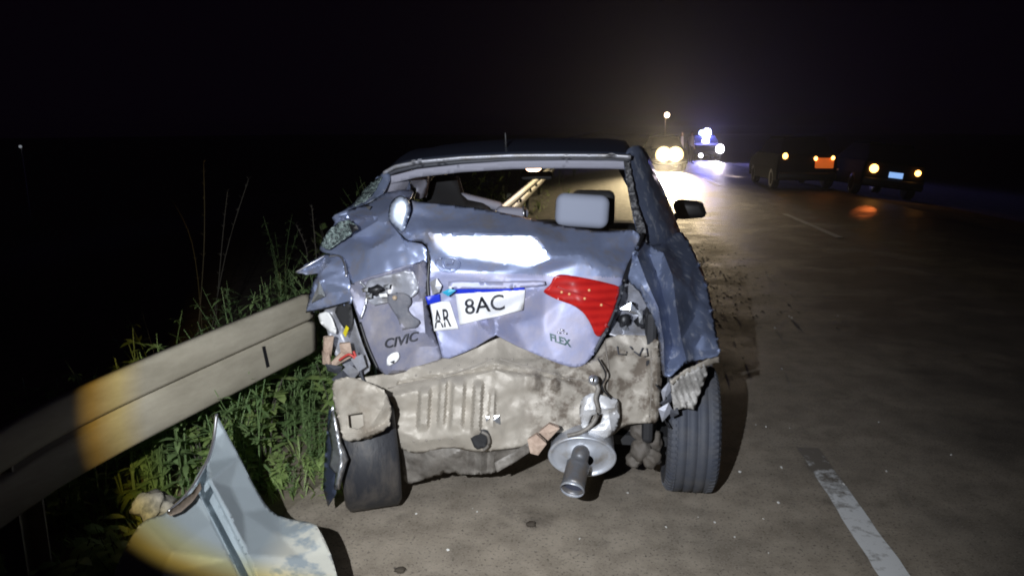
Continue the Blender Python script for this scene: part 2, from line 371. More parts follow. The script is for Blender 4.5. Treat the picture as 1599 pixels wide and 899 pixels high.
def sheet(name, material, parent, outline, pts=(), creases=(), holes=(), step=6.0, smooth=3, amp=0.003, nscale=9.0, disp=None, thick=0.004, rnd=1, dy=0.0, seed=0.0, split=None, sharp=0.0, crumple=0.0, cscale=.022, jag=0.0):
    """a piece of bent sheet metal: outline and folds surveyed as (bearing px, py, distance)"""
    tin = Tin(outline, pts, creases)
    ol = chaikin(list(outline), rnd) if rnd else list(outline)
    if jag:                                    # torn, uneven edge
        ol = [(x + jag * (noise.noise(Vector((x * .31, y * .31, 5))) + .7 * noise.noise(Vector((x * .9, y * .9, 2)))), y + jag * (noise.noise(Vector((x * .33, y * .29, 15))) + .7 * noise.noise(Vector((x * .8, y * .9, 12)))), d) for x, y, d in resample(ol, step)]
    V, F, E = tri2d(ol, step, holes, creases)
    V, F2 = V, F
    used = sorted({i for f in F for i in f}); mp = {a: b for b, a in enumerate(used)}
    V = [V[i] for i in used]; E = [E[i] for i in used]; F = [[mp[i] for i in f] for f in F]
    Y = [tin(x, y) for x, y in V]
    nb = [set() for _ in V]
    for f in F:
        for i in range(3): nb[f[i]].add(f[i - 1]); nb[f[i - 1]].add(f[i])
    for _ in range(smooth):
        Y = [Y[i] if not nb[i] or E[i] else 0.5 * Y[i] + 0.5 * sum(Y[j] for j in nb[i]) / len(nb[i]) for i in range(len(V))]
    out = []
    for i, (x, y) in enumerate(V):
        p = at(x, y, Y[i]); d = 0.0
        if amp: d += amp * noise.fractal(Vector((p.x * nscale + seed, p.y * 2 + seed, p.z * nscale)), 1.0, 2.0, 3)
        if crumple: d -= crumple * (abs(noise.noise(Vector((x * cscale, y * cscale, 3 + seed)))) + .18 * abs(noise.noise(Vector((x * cscale * 2.3, y * cscale * 2.3, 8 + seed)))))
        if disp: d += disp(x, y)
        out.append(at(x, y, Y[i] + d + dy)); Y[i] += d + dy
    F = [f if (out[f[1]] - out[f[0]]).cross(out[f[2]] - out[f[0]]).dot(out[f[0]] - Vector((0, 0, CAM_H))) < 0 else f[::-1] for f in F]
    o = from_data(name, out, F, material, parent)
    if split:
        o.data.materials.append(split[1])
        for pf, f in zip(o.data.polygons, F):
            if split[0](sum(V[i][0] for i in f) / 3, sum(V[i][1] for i in f) / 3): pf.material_index = 1
    if sharp: o.data.set_sharp_from_angle(angle=R(sharp))
    if thick: solid(o, thick)
    s = Sheet(); s.o = o; s.kd = KDTree(len(V)); s.Y = Y
    for i, v in enumerate(V): s.kd.insert((v[0], v[1], 0), i)
    s.kd.balance()
    def depth(x, y):
        w = t = 0.0
        for co, i, d in s.kd.find_n((x, y, 0), 4): k = 1 / (d + 0.3) ** 2; w += k; t += k * s.Y[i]
        return t / w
    s.depth = depth
    return s
def tube(bm, pts, r, seg=8, caps=True, sy=1.0):
    n = len(pts); rr = r if isinstance(r, (list, tuple)) else [r] * n; rings = []
    up = Vector((0, 0, 1))
    for i, p in enumerate(pts):
        d = (Vector(pts[min(i + 1, n - 1)]) - Vector(pts[max(i - 1, 0)])).normalized()
        a = d.cross(up if abs(d.z) < 0.95 else Vector((1, 0, 0))).normalized(); b = a.cross(d)
        rings.append([bm.verts.new(Vector(p) + a * (math.cos(q) * rr[i]) + b * (math.sin(q) * rr[i] * sy)) for q in [2 * math.pi * k / seg for k in range(seg)]])
    for i in range(n - 1):
        for k in range(seg): bm.faces.new((rings[i][k], rings[i][(k + 1) % seg], rings[i + 1][(k + 1) % seg], rings[i + 1][k]))
    if caps:
        bm.faces.new(rings[0][::-1]); bm.faces.new(rings[-1])
    return rings
def smooth_path(pts, k=6):
    P = [Vector(p) for p in pts]; out = []
    for i in range(len(P) - 1):
        a, b, c, d = P[max(i - 1, 0)], P[i], P[i + 1], P[min(i + 2, len(P) - 1)]
        for j in range(k):
            t = j / k; out.append(0.5 * ((2 * b) + (c - a) * t + (2 * a - 5 * b + 4 * c - d) * t * t + (3 * b - a - 3 * c + d) * t ** 3))
    out.append(P[-1]); return out
def tube_obj(name, pts, r, material, parent=None, seg=8, k=6):
    bm = bmesh.new(); tube(bm, smooth_path(pts, k), r, seg); bmesh.ops.recalc_face_normals(bm, faces=bm.faces)
    return from_bm(name, bm, material, parent)
def loft(name, rows, material, parent, k=4, thick=0.0, flip=False):
    """smooth surface through rows of points"""
    rows = [smooth_path(r, k) for r in rows]; n = len(rows[0])
    cols = [smooth_path([r[i] for r in rows], k) for i in range(n)]; m = len(cols[0])
    V = [c[j] for j in range(m) for c in cols]
    F = [(j * n + i, j * n + i + 1, (j + 1) * n + i + 1, (j + 1) * n + i) for j in range(m - 1) for i in range(n - 1)]
    if flip: F = [f[::-1] for f in F]
    o = from_data(name, V, F, material, parent)
    if thick: solid(o, thick)
    return o
def box_bm(c, size, bevel=0.0, rot=None, seg=2, bm=None):
    b = bmesh.new(); bmesh.ops.create_cube(b, size=1.0); bmesh.ops.scale(b, vec=Vector(size), verts=b.verts)
    if bevel: bmesh.ops.bevel(b, geom=b.edges[:], offset=bevel, segments=seg, affect='EDGES', profile=0.5)
    if rot is not None: bmesh.ops.rotate(b, cent=(0, 0, 0), matrix=rot, verts=b.verts)
    bmesh.ops.translate(b, verts=b.verts, vec=Vector(c))
    if bm is None: return b
    me = bpy.data.meshes.new('tmp'); b.to_mesh(me); b.free(); bm.from_mesh(me); bpy.data.meshes.remove(me); return bm
def lathe_bm(prof, c, axis, seg=40, ang=None):
    """prof: (along, radius)"""
    axis = Vector(axis).normalized(); a = axis.cross(Vector((0, 0, 1)))
    if a.length < 1e-3: a = Vector((1, 0, 0))
    a.normalize(); b = axis.cross(a); bm = bmesh.new(); rings = []
    for h, r in prof:
        if r < 1e-5: rings.append([bm.verts.new(Vector(c) + axis * h)])
        else: rings.append([bm.verts.new(Vector(c) + axis * h + (a * math.cos(2 * math.pi * k / seg) + b * math.sin(2 * math.pi * k / seg)) * r) for k in range(seg)])
    for p, q in zip(rings, rings[1:]):
        for k in range(seg):
            l = (k + 1) % seg
            if len(p) == 1 and len(q) == 1: continue
            if len(p) == 1: bm.faces.new((p[0], q[l], q[k]))
            elif len(q) == 1: bm.faces.new((p[k], p[l], q[0]))
            else: bm.faces.new((p[k], p[l], q[l], q[k]))
    bmesh.ops.recalc_face_normals(bm, faces=bm.faces)
    return bm
def lump(name, c, r, material, parent, seed, sc=(1, 1, 1), rough=0.35, sub=2):
    bm = bmesh.new(); bmesh.ops.create_icosphere(bm, subdivisions=sub, radius=1.0)
    for v in bm.verts:
        v.co *= 1 + rough * noise.noise(v.co * 1.7 + Vector((seed, seed * 2, 0)))
        v.co = Vector((v.co.x * sc[0], v.co.y * sc[1], v.co.z * sc[2])) * r + Vector(c)
    return from_bm(name, bm, material, parent, smooth=sub > 1)
def flake(name, pix, material, parent, thick=0.005, smooth=False):
    """small stiff fragment from a few surveyed corners"""
    V = [at(*p) for p in pix]; c = sum(V, Vector()) / len(V); V.append(c + Vector((rng.uniform(-.006, .006), -0.008, 0))); n = len(pix)
    F = [(i, (i + 1) % n, n) for i in range(n)]
    o = from_data(name, V, F, material, parent, smooth); 
    solid(o, thick, 0); return o
def text_on(name, body, sh, pos, ex, ey, size, material, parent, lift=0.004, extrude=0.0, wob=0.0, bold=0.012):
    """raised lettering that follows the sheet: pos, ex, ey in bearing units"""
    cu = bpy.data.curves.new(name, 'FONT'); cu.body = body; cu.size = 1.0; cu.resolution_u = 4; cu.extrude = 0.5
    cu.offset = bold
    t = bpy.data.objects.new('tmp_text', cu); COL.objects.link(t)
    bpy.context.view_layer.update()
    me = bpy.data.meshes.new_from_object(t.evaluated_get(bpy.context.evaluated_depsgraph_get()))
    bpy.data.objects.remove(t); bpy.data.curves.remove(cu)
    off = origin(parent)
    for v in me.vertices:
        u, w, z = v.co
        x = pos[0] + (ex[0] * u + ey[0] * w) * size; y = pos[1] + (ex[1] * u + ey[1] * w) * size + wob * math.sin(u * 2.1)
        d = sh.depth(x, y) - lift - (extrude if z > 0 else 0.0)
        v.co = at(x, y, d) - off
    me.materials.clear()
    return link(name, me, material, parent, smooth=False)
def quad_on(name, sh, pix, material, parent, lift=0.003, n=10, thick=0.002):
    """thin plate lying on a sheet (four corners, bearing units), follows its bend"""
    a, b, c, d = pix; V = []; 
    for j in range(n + 1):
        for i in range(n + 1):
            u, v = i / n, j / n
            x = (a[0] * (1 - u) + b[0] * u) * (1 - v) + (d[0] * (1 - u) + c[0] * u) * v
            y = (a[1] * (1 - u) + b[1] * u) * (1 - v) + (d[1] * (1 - u) + c[1] * u) * v
            V.append(at(x, y, sh.depth(x, y) - lift))
    F = [(j * (n + 1) + i, (j + 1) * (n + 1) + i, (j + 1) * (n + 1) + i + 1, j * (n + 1) + i + 1) for j in range(n) for i in range(n)]
    o = from_data(name, V, F, material, parent); solid(o, thick, -1); return o
def dup(root, loc, rz=0.0, label=None, group=None, scale=1.0):
    r = root.copy(); COL.objects.link(r); r.location = loc; r.rotation_euler = (0, 0, rz); r.scale = (scale,) * 3
    if label: r['label'] = label
    if group: r['group'] = group
    for ch in list(root.children):
        c = ch.copy(); COL.objects.link(c); c.parent = r
        for g in list(ch.children):
            d = g.copy(); COL.objects.link(d); d.parent = c
    return r


# ------------------------------------------------------------------ the setting: ground, road, lines
def ground_z(off):
    if off < -1.9: return max(-6.0, (off + 1.9) * 0.22)
    if off > 7.35: return max(-4.0, -(off - 7.35) * 0.11)
    return 0.0
offs = [-600, -60, -29, -12, -6, -4, -3, -2.4, -1.9, -1, 7.35, 9, 12, 16, 22, 44, 120, 600]
ds = [-40, -5, 0, 1, 2, 3, 4, 5, 6, 8, 11, 15, 20, 28, 40, 70, 150, 400, 1500]
V = [tuple(road(o, d, ground_z(o) - 0.012)) for d in ds for o in offs]; n = len(offs)
F = [(j * n + i, j * n + i + 1, (j + 1) * n + i + 1, (j + 1) * n + i) for j in range(len(ds) - 1) for i in range(n - 1)]
tag(from_data('ground', V, F, M['verge']), kind='structure')
def road_sheet(name, o0, o1, d0, d1, z, material, nd=1, jag=0.0):
    """a sheet laid along the road; its own axes run across and along the road"""
    bm = bmesh.new(); rows = []
    for j in range(nd + 1):
        d = d0 + (d1 - d0) * j / nd; e = jag * (noise.noise(Vector((d * 2.3, o0, 0))) + 0.6 * noise.noise(Vector((d * 9, 3, 0)))); g = 0.3 * jag * noise.noise(Vector((d * 5, 9, 0)))
        rows.append((bm.verts.new((o0 + e, d, z)), bm.verts.new((o1 + g, d, z))))
    for a, b in zip(rows, rows[1:]): bm.faces.new((a[0], a[1], b[1], b[0]))
    o = from_bm(name, bm, material, smooth=False); o.rotation_euler = (0, 0, -R(6.0))
    return tag(o, kind='structure')
road_sheet('road', -1.3, 7.25, -30, 420, 0.0, M['asphalt'], 900, 0.14)
# left edge line, worn away beyond d = 3.9; centre dashes; far edge line
road_sheet('edge_line', 1.17, 1.29, -3, 3.98, 0.004, M['line_end'], 90, 0.022)
for d0 in (12.6, 24.6, 36.6): road_sheet('centre_line', 4.05, 4.17, d0, d0 + 3.6, 0.004, M['line'], 40, 0.02)
# ------------------------------------------------------------------ guard rails
PROF = [(0.0, 0.040), (0.004, 0.022), (0.012, 0.016), (0.060, 0.010), (0.112, 0.004), (0.122, 0.006), (0.128, 0.034), (0.140, 0.034), (0.150, 0.004), (0.162, 0.0), (0.225, 0.0), (0.290, 0.002), (0.302, 0.008), (0.308, 0.020), (0.310, 0.040)]
def rail_beam(name, path, zs, material, parent, k=8, side=1, hgt=1.0):
    """W-beam: PROF = (down from the top, set back from the traffic face)"""
    P = smooth_path([Vector((p.x, p.y, z)) for p, z in zip(path, zs)], k); rows = []
    for i, p in enumerate(P):
        d = (P[min(i + 1, len(P) - 1)] - P[max(0, i - 1)]); d.z = 0; d.normalize(); nrm = Vector((d.y, -d.x, 0)) * side
        rows.append([p - nrm * q * 1.25 - Vector((0, 0, h * hgt)) for h, q in PROF])
    n = len(PROF); V = [v for r in rows for v in r]
    F = [(j * n + i, (j + 1) * n + i, (j + 1) * n + i + 1, j * n + i + 1) for j in range(len(rows) - 1) for i in range(n - 1)]
    o = from_data(name, V, F, material, parent); solid(o, 0.004); return o
def rail_post(p, h, parent, label=None):
    bm = box_bm((p.x, p.y, p.z + h / 2), (0.012, 0.13, h)); 
    box_bm((p.x + 0.035, p.y - 0.062, p.z + h / 2), (0.06, 0.008, h), bm=bm); box_bm((p.x + 0.035, p.y + 0.062, p.z + h / 2), (0.06, 0.008, h), bm=bm)
    return from_bm('post', bm, M['rail'], parent, smooth=False)
A = [at(-330, 890, 1.72), at(20, 668, 2.30), at(150, 601, 2.58), at(320, 528, 3.02), at(490, 459, 3.68)]
nr = thing('guard_rail', (A[1].x - 0.15, A[1].y, 0), 'long bare steel guard rail running up to the crushed left corner of the silver car', 'guard rail')
beam = rail_beam('beam', [Vector((p.x, p.y, 0)) for p in A], [p.z for p in A], M['rail'], nr, 10)
def rail_hit(px, py, lift=0.0):
    """where the line of sight to a photo point meets the upright face of the near rail"""
    d = ray(px, py); o = Vector((0, 0, CAM_H)); P = smooth_path(A, 10)
    for a, b in zip(P, P[1:]):
        e = b - a; den = d.x * e.y - d.y * e.x
        if abs(den) < 1e-9: continue
        t = (a.x * e.y - a.y * e.x) / den; q = o + d * t; k = ((q.x - a.x) * e.x + (q.y - a.y) * e.y) / (e.x ** 2 + e.y ** 2)
        if 0 <= k <= 1 and t > 0: return q - d.normalized() * lift
sl = from_data('slot', [rail_hit(x, y, .006) for x, y in ((409, 541), (414, 540), (421, 572), (416, 574))], [(0, 1, 2, 3)], M['black'], nr, smooth=False); solid(sl, 0.001, -1)
p = rail_hit(379, 564, -.004); from_bm('bolt', lathe_bm([(-.008, 0), (-.007, .005), (0, .008), (.01, .008)], p, (-0.35, 1, 0.1), 12), M['rail'], nr)
for d in (2.35,):
    q = Vector((-1.42 - 0.22 + (d - 2.56) * 0.43, d, -0.05)); rail_post(q, 0.72, nr)
far = thing('guard_rail', road(-1.32, 8.6, 0), 'far guard rail lit yellow by headlights, seen through the rear window opening', 'guard rail')
fp = [road(-1.25, d, 0) for d in (8.4, 12, 17, 23, 30, 40, 52, 66)]
rail_beam('beam', fp, [0.68] * len(fp), M['rail_far'], far, 5)
for d in (9.2, 13.0, 16.8, 20.6, 24.4, 28.2, 36, 44): rail_post(road(-1.45, d, -0.05), 0.70, far)
for d in (10.6, 13.0, 15.2, 16.8):
    q = road(-1.215, d, 0.525); from_bm('bolt', lathe_bm([(-0.02, 0), (-0.02, 0.03), (0, 0.035), (0.02, 0.035)], q, (-1, 0.1, 0), 10), M['rust'], far)

# bent rail end in the foreground
br = thing('bent_rail_end', Vector((-0.75, 2.2, 0)), 'torn and folded steel rail end standing in the grass, stained pale, pointed tip up', 'rail end')
brs = sheet('folded_plate', M['rail_bent'], br,
  [(338, 646, 2.74), (352, 672, 2.72), (374, 712, 2.68), (398, 760, 2.62), (418, 792, 2.58), (438, 807, 2.54), (492, 816, 2.46), (503, 834, 2.40), (516, 862, 2.34), (530, 910, 2.22), (545, 1010, 2.0),
   (560, 1150, 1.85), (260, 1150, 1.85), (165, 1010, 1.95), (175, 900, 2.10), (200, 845, 2.2), (222, 812, 2.28), (262, 800, 2.34), (296, 766, 2.46), (322, 722, 2.58), (333, 688, 2.68)],
  pts=[(345, 700, 2.66), (360, 760, 2.55), (380, 800, 2.48), (270, 860, 2.16), (250, 900, 2.08), (470, 870, 2.30), (440, 840, 2.40)],
  creases=[[(304, 761, 2.45), (331, 815, 2.34), (360, 873, 2.22), (392, 940, 2.06)], [(308, 759, 2.66), (335, 813, 2.56), (364, 871, 2.45), (396, 940, 2.28)], [(325, 752, 2.66), (353, 806, 2.56), (383, 867, 2.45), (414, 940, 2.28)], [(329, 750, 2.47), (357, 804, 2.37), (387, 865, 2.25), (418, 940, 2.08)]],
  step=4, smooth=0, amp=0.004, nscale=5, thick=0.005)
tube_obj('torn_edge', [at(*q) for q in [(338, 646, 2.735), (333, 688, 2.675), (322, 722, 2.575), (296, 766, 2.455), (263, 798, 2.335)]], 0.006, M['chrome'], br, 6)
sheet('turned_lip', M['rail_edge'], br, [(260, 800, 2.34), (278, 786, 2.40), (300, 768, 2.46), (312, 752, 2.47), (314, 762, 2.44), (300, 782, 2.38), (282, 798, 2.33), (266, 804, 2.3)], step=4, smooth=0, amp=0.001, rnd=0, dy=-0.045, thick=.003)
lb = lump('broken_block', gnd(222, 800, 0) + Vector((0.20, -0.72, 0.2)), 0.055, M['rock'], None, 3.3, (1.2, 1, 0.9), 0.7, 3)
p = at(238, 788, 2.40); lb.data.transform(Matrix.Translation(p - (gnd(222, 800, 0) + Vector((0.20, -0.72, 0.2)))))
tag(lb, 'small pale concrete lump caught on the left edge of the folded rail end', 'concrete lump')

# ------------------------------------------------------------------ weeds, grass, stalks
def leaf(bm, base, d, ln, wd, droop):
    d = d.normalized(); side = d.cross(Vector((0, 0, 1)));
    if side.length < 1e-3: side = Vector((1, 0, 0))
    side.normalize(); a = base; pts = []
    for f, w in ((0, .25), (.35, 1), (.7, .75), (1, .05)):
        c = base + d * (ln * f) - Vector((0, 0, droop * ln * f * f)); pts.append((bm.verts.new(c - side * wd * w * .5), bm.verts.new(c + side * wd * w * .5)))
    for p, q in zip(pts, pts[1:]): bm.faces.new((p[0], p[1], q[1], q[0]))
def weed(seed, h, n_st, n_lf, lw, ll, material, name='weed', spread=0.18):
    r = random.Random(seed); root = bpy.data.objects.new(name, None); COL.objects.link(root)
    st = bmesh.new(); lf = bmesh.new()
    for s in range(n_st):
        a = r.uniform(0, 6.28); top = Vector((math.cos(a), math.sin(a), 0)) * r.uniform(.3, 1) * spread; hh = h * r.uniform(.65, 1)
        P = smooth_path([(0.02 * math.cos(a), 0.02 * math.sin(a), -0.03), top * .35 + Vector((0, 0, hh * .5)), top + Vector((0, 0, hh))], 4)
        tube(st, P, [0.005 * (1 - .7 * i / (len(P) - 1)) for i in range(len(P))], 4)
        for k in range(n_lf):
            f = r.uniform(.12, 1) ** .8; p = P[min(int(f * (len(P) - 1)), len(P) - 1)]; b = r.uniform(0, 6.28)
            leaf(lf, Vector(p), Vector((math.cos(b), math.sin(b), r.uniform(.0, .9))), ll * r.uniform(.6, 1.2) * (1.15 - .5 * f), lw * r.uniform(.7, 1.2), r.uniform(.1, .7))
    from_bm('stem', st, M['straw'] if material == M['leaf'] else material, root, world=False); from_bm('foliage', lf, material, root, smooth=False, world=False)
    return root
wk = [weed(1, .50, 5, 16, .042, .12, M['leaf']), weed(2, .62, 4, 20, .022, .09, M['leaf_dark']), weed(3, .36, 6, 11, .058, .11, M['leaf']), weed(4, .85, 4, 26, .016, .10, M['leaf_dark'], spread=.3)]
WL = ['broad leafed green weed', 'dark narrow leafed weed', 'low bright green weed with wide leaves', 'tall feathery dark weed']
used = [False] * 4
def put(kind, x, y, z, sc, where, grp):
    rz = rng.uniform(0, 6.28)
    if not used[kind]:
        used[kind] = True; o = wk[kind]; o.location = (x, y, z); o.rotation_euler = (0, 0, rz); o.scale = (sc,) * 3
    else: o = dup(wk[kind], (x, y, z), rz, scale=sc)
    tag(o, WL[kind] + ' ' + where, 'weed', grp); return o
def railx(y): return -1.42 + (y - 2.56) * 0.43
for k in range(46):                                    # strip between the rail and the car
    y = rng.uniform(2.75, 4.1); f = rng.random(); x0 = railx(y) - 0.12; x1 = min(-0.62, railx(y) + 0.62)
    x = x0 + (x1 - x0) * f * f
    if y < 3.25 and x > -1.16: continue
    put(rng.choice((0, 0, 1, 2, 2)), x, y, 0, rng.uniform(.42, .80) * (1 - .45 * f) * (.75 if x < railx(y) + .2 else 1), 'below the rail, left of the car', 'weeds between the rail and the car')
for k in range(11):                                    # foot of the rail, left of the bent end
    y = rng.uniform(2.25, 2.75); put(rng.choice((0, 2, 2)), railx(y) + rng.uniform(-.1, .22), y, 0, rng.uniform(.55, .9), 'under the rail behind the folded rail end', 'weeds behind the folded rail end')
for k in range(70):                                    # bank behind the rail
    y = rng.uniform(3.2, 7.5); x = railx(min(y, 3.9)) - .18 - 1.3 * rng.random() ** 1.7 + max(0, y - 3.9) * .1
    put(rng.choice((1, 3, 3, 0)), x, y, ground_z(x - AX * y) - 0.02, rng.uniform(.8, 1.35), 'on the bank behind the rail', 'weeds on the bank behind the rail')
for k in range(34):                                    # crowding the back of the rail up to the car
    y = rng.uniform(3.0, 4.7); put(rng.choice((0, 1, 1, 3)), railx(min(y, 3.9)) - rng.uniform(.32, .85), y, 0.0, rng.uniform(.7, 1.3), 'crowding the back of the rail near the car', 'weeds crowding the back of the rail')
for k in range(60):                                    # along the far rail, seen through the car
    d = rng.uniform(8.5, 34); o_ = rng.choice((rng.uniform(-4.5, -1.6), rng.uniform(-1.15, -0.55)))
    p = road(o_, d); put(rng.choice((0, 1, 2, 2)) if o_ > -1.5 else rng.choice((0, 1, 3)), p.x, p.y, ground_z(o_), rng.uniform(1.3, 2.1) if o_ < -1.5 else rng.uniform(.35, .7), 'beside the far lit rail', 'weeds along the far rail')
gb = bmesh.new()
for k in range(5200):
    if k % 3 == 0: d = rng.uniform(4, 30); o_ = rng.uniform(-5, -1.0)
    else: d = rng.uniform(1.9, 4.6); o_ = rng.uniform(-3.6, -1.02)
    if d < 4.6 and o_ > -1.9: p = Vector((railx(d) + rng.uniform(-.35, .38), d, 0)) if rng.random() < .7 else road(o_ , d)
    else: p = road(o_, d)
    if p.x > -0.70 and p.y < 8 or (2.3 < p.y < 3.25 and p.x > -1.12): continue
    a = rng.uniform(0, 6.28); h = rng.uniform(.05, .2)
    leaf(gb, Vector((p.x, p.y, ground_z(p.x - AX * p.y) - 0.015)), Vector((math.cos(a) * .5, math.sin(a) * .5, 1)), h, rng.uniform(.006, .014), .35)
tag(from_bm('grass', gb, M['leaf'], smooth=False), 'short green grass growing along the rail', 'grass', kind='stuff')
stalks = [((300, 640), (318, 400), (318, 255)), ((330, 600), (345, 400), (355, 300)), ((325, 560), (352, 400), (388, 280)), ((318, 560), (300, 380), (250, 285)), ((470, 480), (480, 400), (462, 350)), ((500, 480), (492, 380), (487, 325)), ((250, 600), (225, 500), (205, 425)), ((220, 640), (215, 560), (185, 515))]
for i, s in enumerate(stalks):
    Y = rng.uniform(6.0, 7.0); bm = bmesh.new(); b = gnd(s[0][0], max(s[0][1], 560)); P = smooth_path([at(s[0][0], s[0][1] + 120, Y)] + [at(x, y, Y + 0.05 * j) for j, (x, y) in enumerate(s)], 6)
    tube(bm, P, [0.006 - 0.004 * j / len(P) for j in range(len(P))], 5)
    for j in range(len(P) // 2, len(P)):
        for q in range(3): a = rng.uniform(0, 6.28); leaf(bm, P[j], Vector((math.cos(a), math.sin(a), 1.2)), .06, .006, .3)
    tag(from_bm('dry_stalk', bm, M['straw']), 'thin dry seed stalk rising in the dark above the rail', 'stalk', 'dry stalks behind the rail')

# ------------------------------------------------------------------ the crushed car
car = thing('damaged_car', CAR, 'silver blue sedan with crushed rear end and missing rear window', 'car')
# roof, from the rear header forward, then windscreen and bonnet
hp = [(598, 270, 3.95), (616, 260, 3.93), (650, 253, 3.90), (720, 246.5, 3.88), (800, 243, 3.86), (880, 242.5, 3.84), (950, 243, 3.82), (985, 245, 3.80)]
r0 = [at(*p) for p in hp]
def fw(row, t, z, sq=1.0, dx=0.0):
    c = sum((p for p in row), Vector()) / len(row); return [c + (p - c) * sq + U * t + Vector((dx, 0, z)) for p in row]
r1 = fw(r0, 0.55, 0.066); r2 = fw(r0, 1.2, 0.065); r3 = fw(r0, 1.75, -0.04, 0.97)
for r in (r1, r2):
    r[0].z += 0.03; r[-1].z -= 0.005
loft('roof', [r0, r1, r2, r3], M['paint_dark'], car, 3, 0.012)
cowl = [cf(s, 2.75, 1.0 - 0.05 * (s / 0.75) ** 2) for s in (-.76, -.55, -.33, -.1, .1, .33, .55, .76)]
wsr = [p + U * 0.02 - Vector((0, 0, 0.02)) for p in r3]
mid = [a.lerp(b, .5) + Vector((0, 0, 0.035)) for a, b in zip(wsr, cowl)]
loft('windscreen', [wsr, mid, cowl], M['windscreen'], car, 3)
h1 = [cf(s * 1.02, 3.2, 0.93 - 0.05 * (s / 0.76) ** 2) for s in (-.78, -.55, -.33, -.1, .1, .33, .55, .78)]
h2 = [cf(s * .97, 3.62, 0.80 - 0.06 * (s / 0.76) ** 2) for s in (-.78, -.55, -.33, -.1, .1, .33, .55, .78)]
h3 = [cf(s * .93, 3.72, 0.55) for s in (-.78, -.55, -.33, -.1, .1, .33, .55, .78)]
h4 = [cf(s * .93, 3.66, 0.24) for s in (-.78, -.55, -.33, -.1, .1, .33, .55, .78)]
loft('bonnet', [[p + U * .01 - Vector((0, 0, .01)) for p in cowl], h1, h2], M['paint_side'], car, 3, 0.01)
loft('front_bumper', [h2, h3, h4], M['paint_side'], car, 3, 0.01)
bm = bmesh.new(); q = at(790, 236, 4.15); tube(bm, [q, q + Vector((0, -.01, .03)), q + Vector((-.003, -.06, .10))], [.014, .008, .003], 8); from_bm('antenna', bm, M['black'], car)
q2 = at(790, 237, 4.14); from_bm('antenna_base', lathe_bm([(0, .02), (.012, .016), (.02, 0)], q2, (0, 0, 1), 14), M['grey'], car)

# body sides with wheel arches, doors, side glass
def side_pts(sg):
    arch = lambda c: [(c + .36 * math.cos(a), .31 + .36 * math.sin(a)) for a in [math.pi * k / 8 for k in range(8, -1, -1)]]
    return [(0.42, .27)] + [(2.36, .25)] + [(2.35, .31)] + arch(2.7)[1:-1] + [(3.07, .31), (3.07, .26), (3.62, .3), (3.62, .74), (3.2, .9), (2.75, .98), (1.6, .99), (0.75, 1.02), (0.45, 1.04)]
for sg, nm in ((1, 'right'), (-1, 'left')):
    V, Fc, E = tri2d(side_pts(sg), 0.09); V, Fc = drop_loose(V, Fc)
    vs = [cf(sg * (.885 - .10 * abs((z - .55) / .5) ** 2.2 - .035 * max(0, t - 2.6) ** 2), t, z) for t, z in V]
    if sg < 0: Fc = [f[::-1] for f in Fc]
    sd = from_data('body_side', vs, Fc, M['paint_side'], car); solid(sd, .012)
    d = [cf(sg * .893, t, z) for t, z in ((.55, .98), (.55, .35), (1.45, .33), (1.46, .98))]
    seam = bmesh.new()
    for t in (.62, 1.48, 2.42): tube(seam, [cf(sg * (.888 - .10 * abs((z - .55) / .5) ** 2.2), t, z) for z in (.34, .5, .65, .8, .95)], .004, 4)
    from_bm('door_seam', seam, M['black'], car)
    for t in (1.25, 2.15):
        from_bm('door_handle', box_bm(cf(sg * .875, t - .5, .84), (.03, .17, .03), .01, Matrix.Rotation(-YAW, 3, 'Z')), M['paint_side'], car)
    top = r0[-1] if sg > 0 else r0[0]; tf = r3[-1] if sg > 0 else r3[0]
    wv = [cf(sg * .80, .62, 1.01), cf(sg * .81, 1.5, .99), cf(sg * .78, 2.62, .985), tf - Vector((0, 0, .02)), (r2[-1] if sg > 0 else r2[0]) - Vector((0, 0, .02)), (r1[-1] if sg > 0 else r1[0]) - Vector((0, 0, .02))]
    from_data('side_window', wv, [(0, 1, 2, 3, 4, 5)], M['side_glass'], car, smooth=False)
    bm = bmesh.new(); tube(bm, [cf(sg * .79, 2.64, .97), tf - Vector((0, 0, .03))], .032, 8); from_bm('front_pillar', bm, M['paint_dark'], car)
    bm = bmesh.new(); tube(bm, [cf(sg * .79, 1.48, .97), (r2[-1] if sg > 0 else r2[0]) - Vector((0, 0, .03)) - U * .2], .03, 8); from_bm('middle_pillar', bm, M['cabin'], car)
# floor pan and the inside of the boot
from_bm('floor_pan', box_bm(cf(0, 1.7, .24), (1.5, 3.4, .05), 0, Matrix.Rotation(-YAW, 3, 'Z')), M['cabin'], car, smooth=False)
from_bm('rear_bulkhead', box_bm(cf(-.02, .52, .64), (1.36, .06, .78), .02, Matrix.Rotation(-YAW, 3, 'Z')), M['cabin'], car, smooth=False)
from_bm('parcel_shelf', box_bm(cf(-.02, .42, 1.045), (1.3, .42, .03), .01, Matrix.Rotation(-YAW, 3, 'Z')), M['cabin'], car, smooth=False)
for sg in (-1, 1): from_bm('wheel_housing', box_bm(cf(sg * .60, .17, .62), (.05, .74, .62), .02, Matrix.Rotation(-YAW, 3, 'Z')), M['cabin'], car, smooth=False)
from_bm('dashboard', box_bm(cf(0, 2.45, .88), (1.42, .5, .26), .08, Matrix.Rotation(-YAW, 3, 'Z')), M['cabin'], car)
def seat(s, t, label=None):
    rz = Matrix.Rotation(-YAW, 3, 'Z')
    a = from_bm('seat_back', box_bm(cf(s, t, .80), (.50, .16, .62), .06, rz, 3), M['cabin'], car)
    from_bm('seat_cushion', box_bm(cf(s, t + .3, .48), (.50, .5, .16), .06, rz, 3), M['cabin'], car)
seat(-.36, 1.25); seat(.37, 1.25)
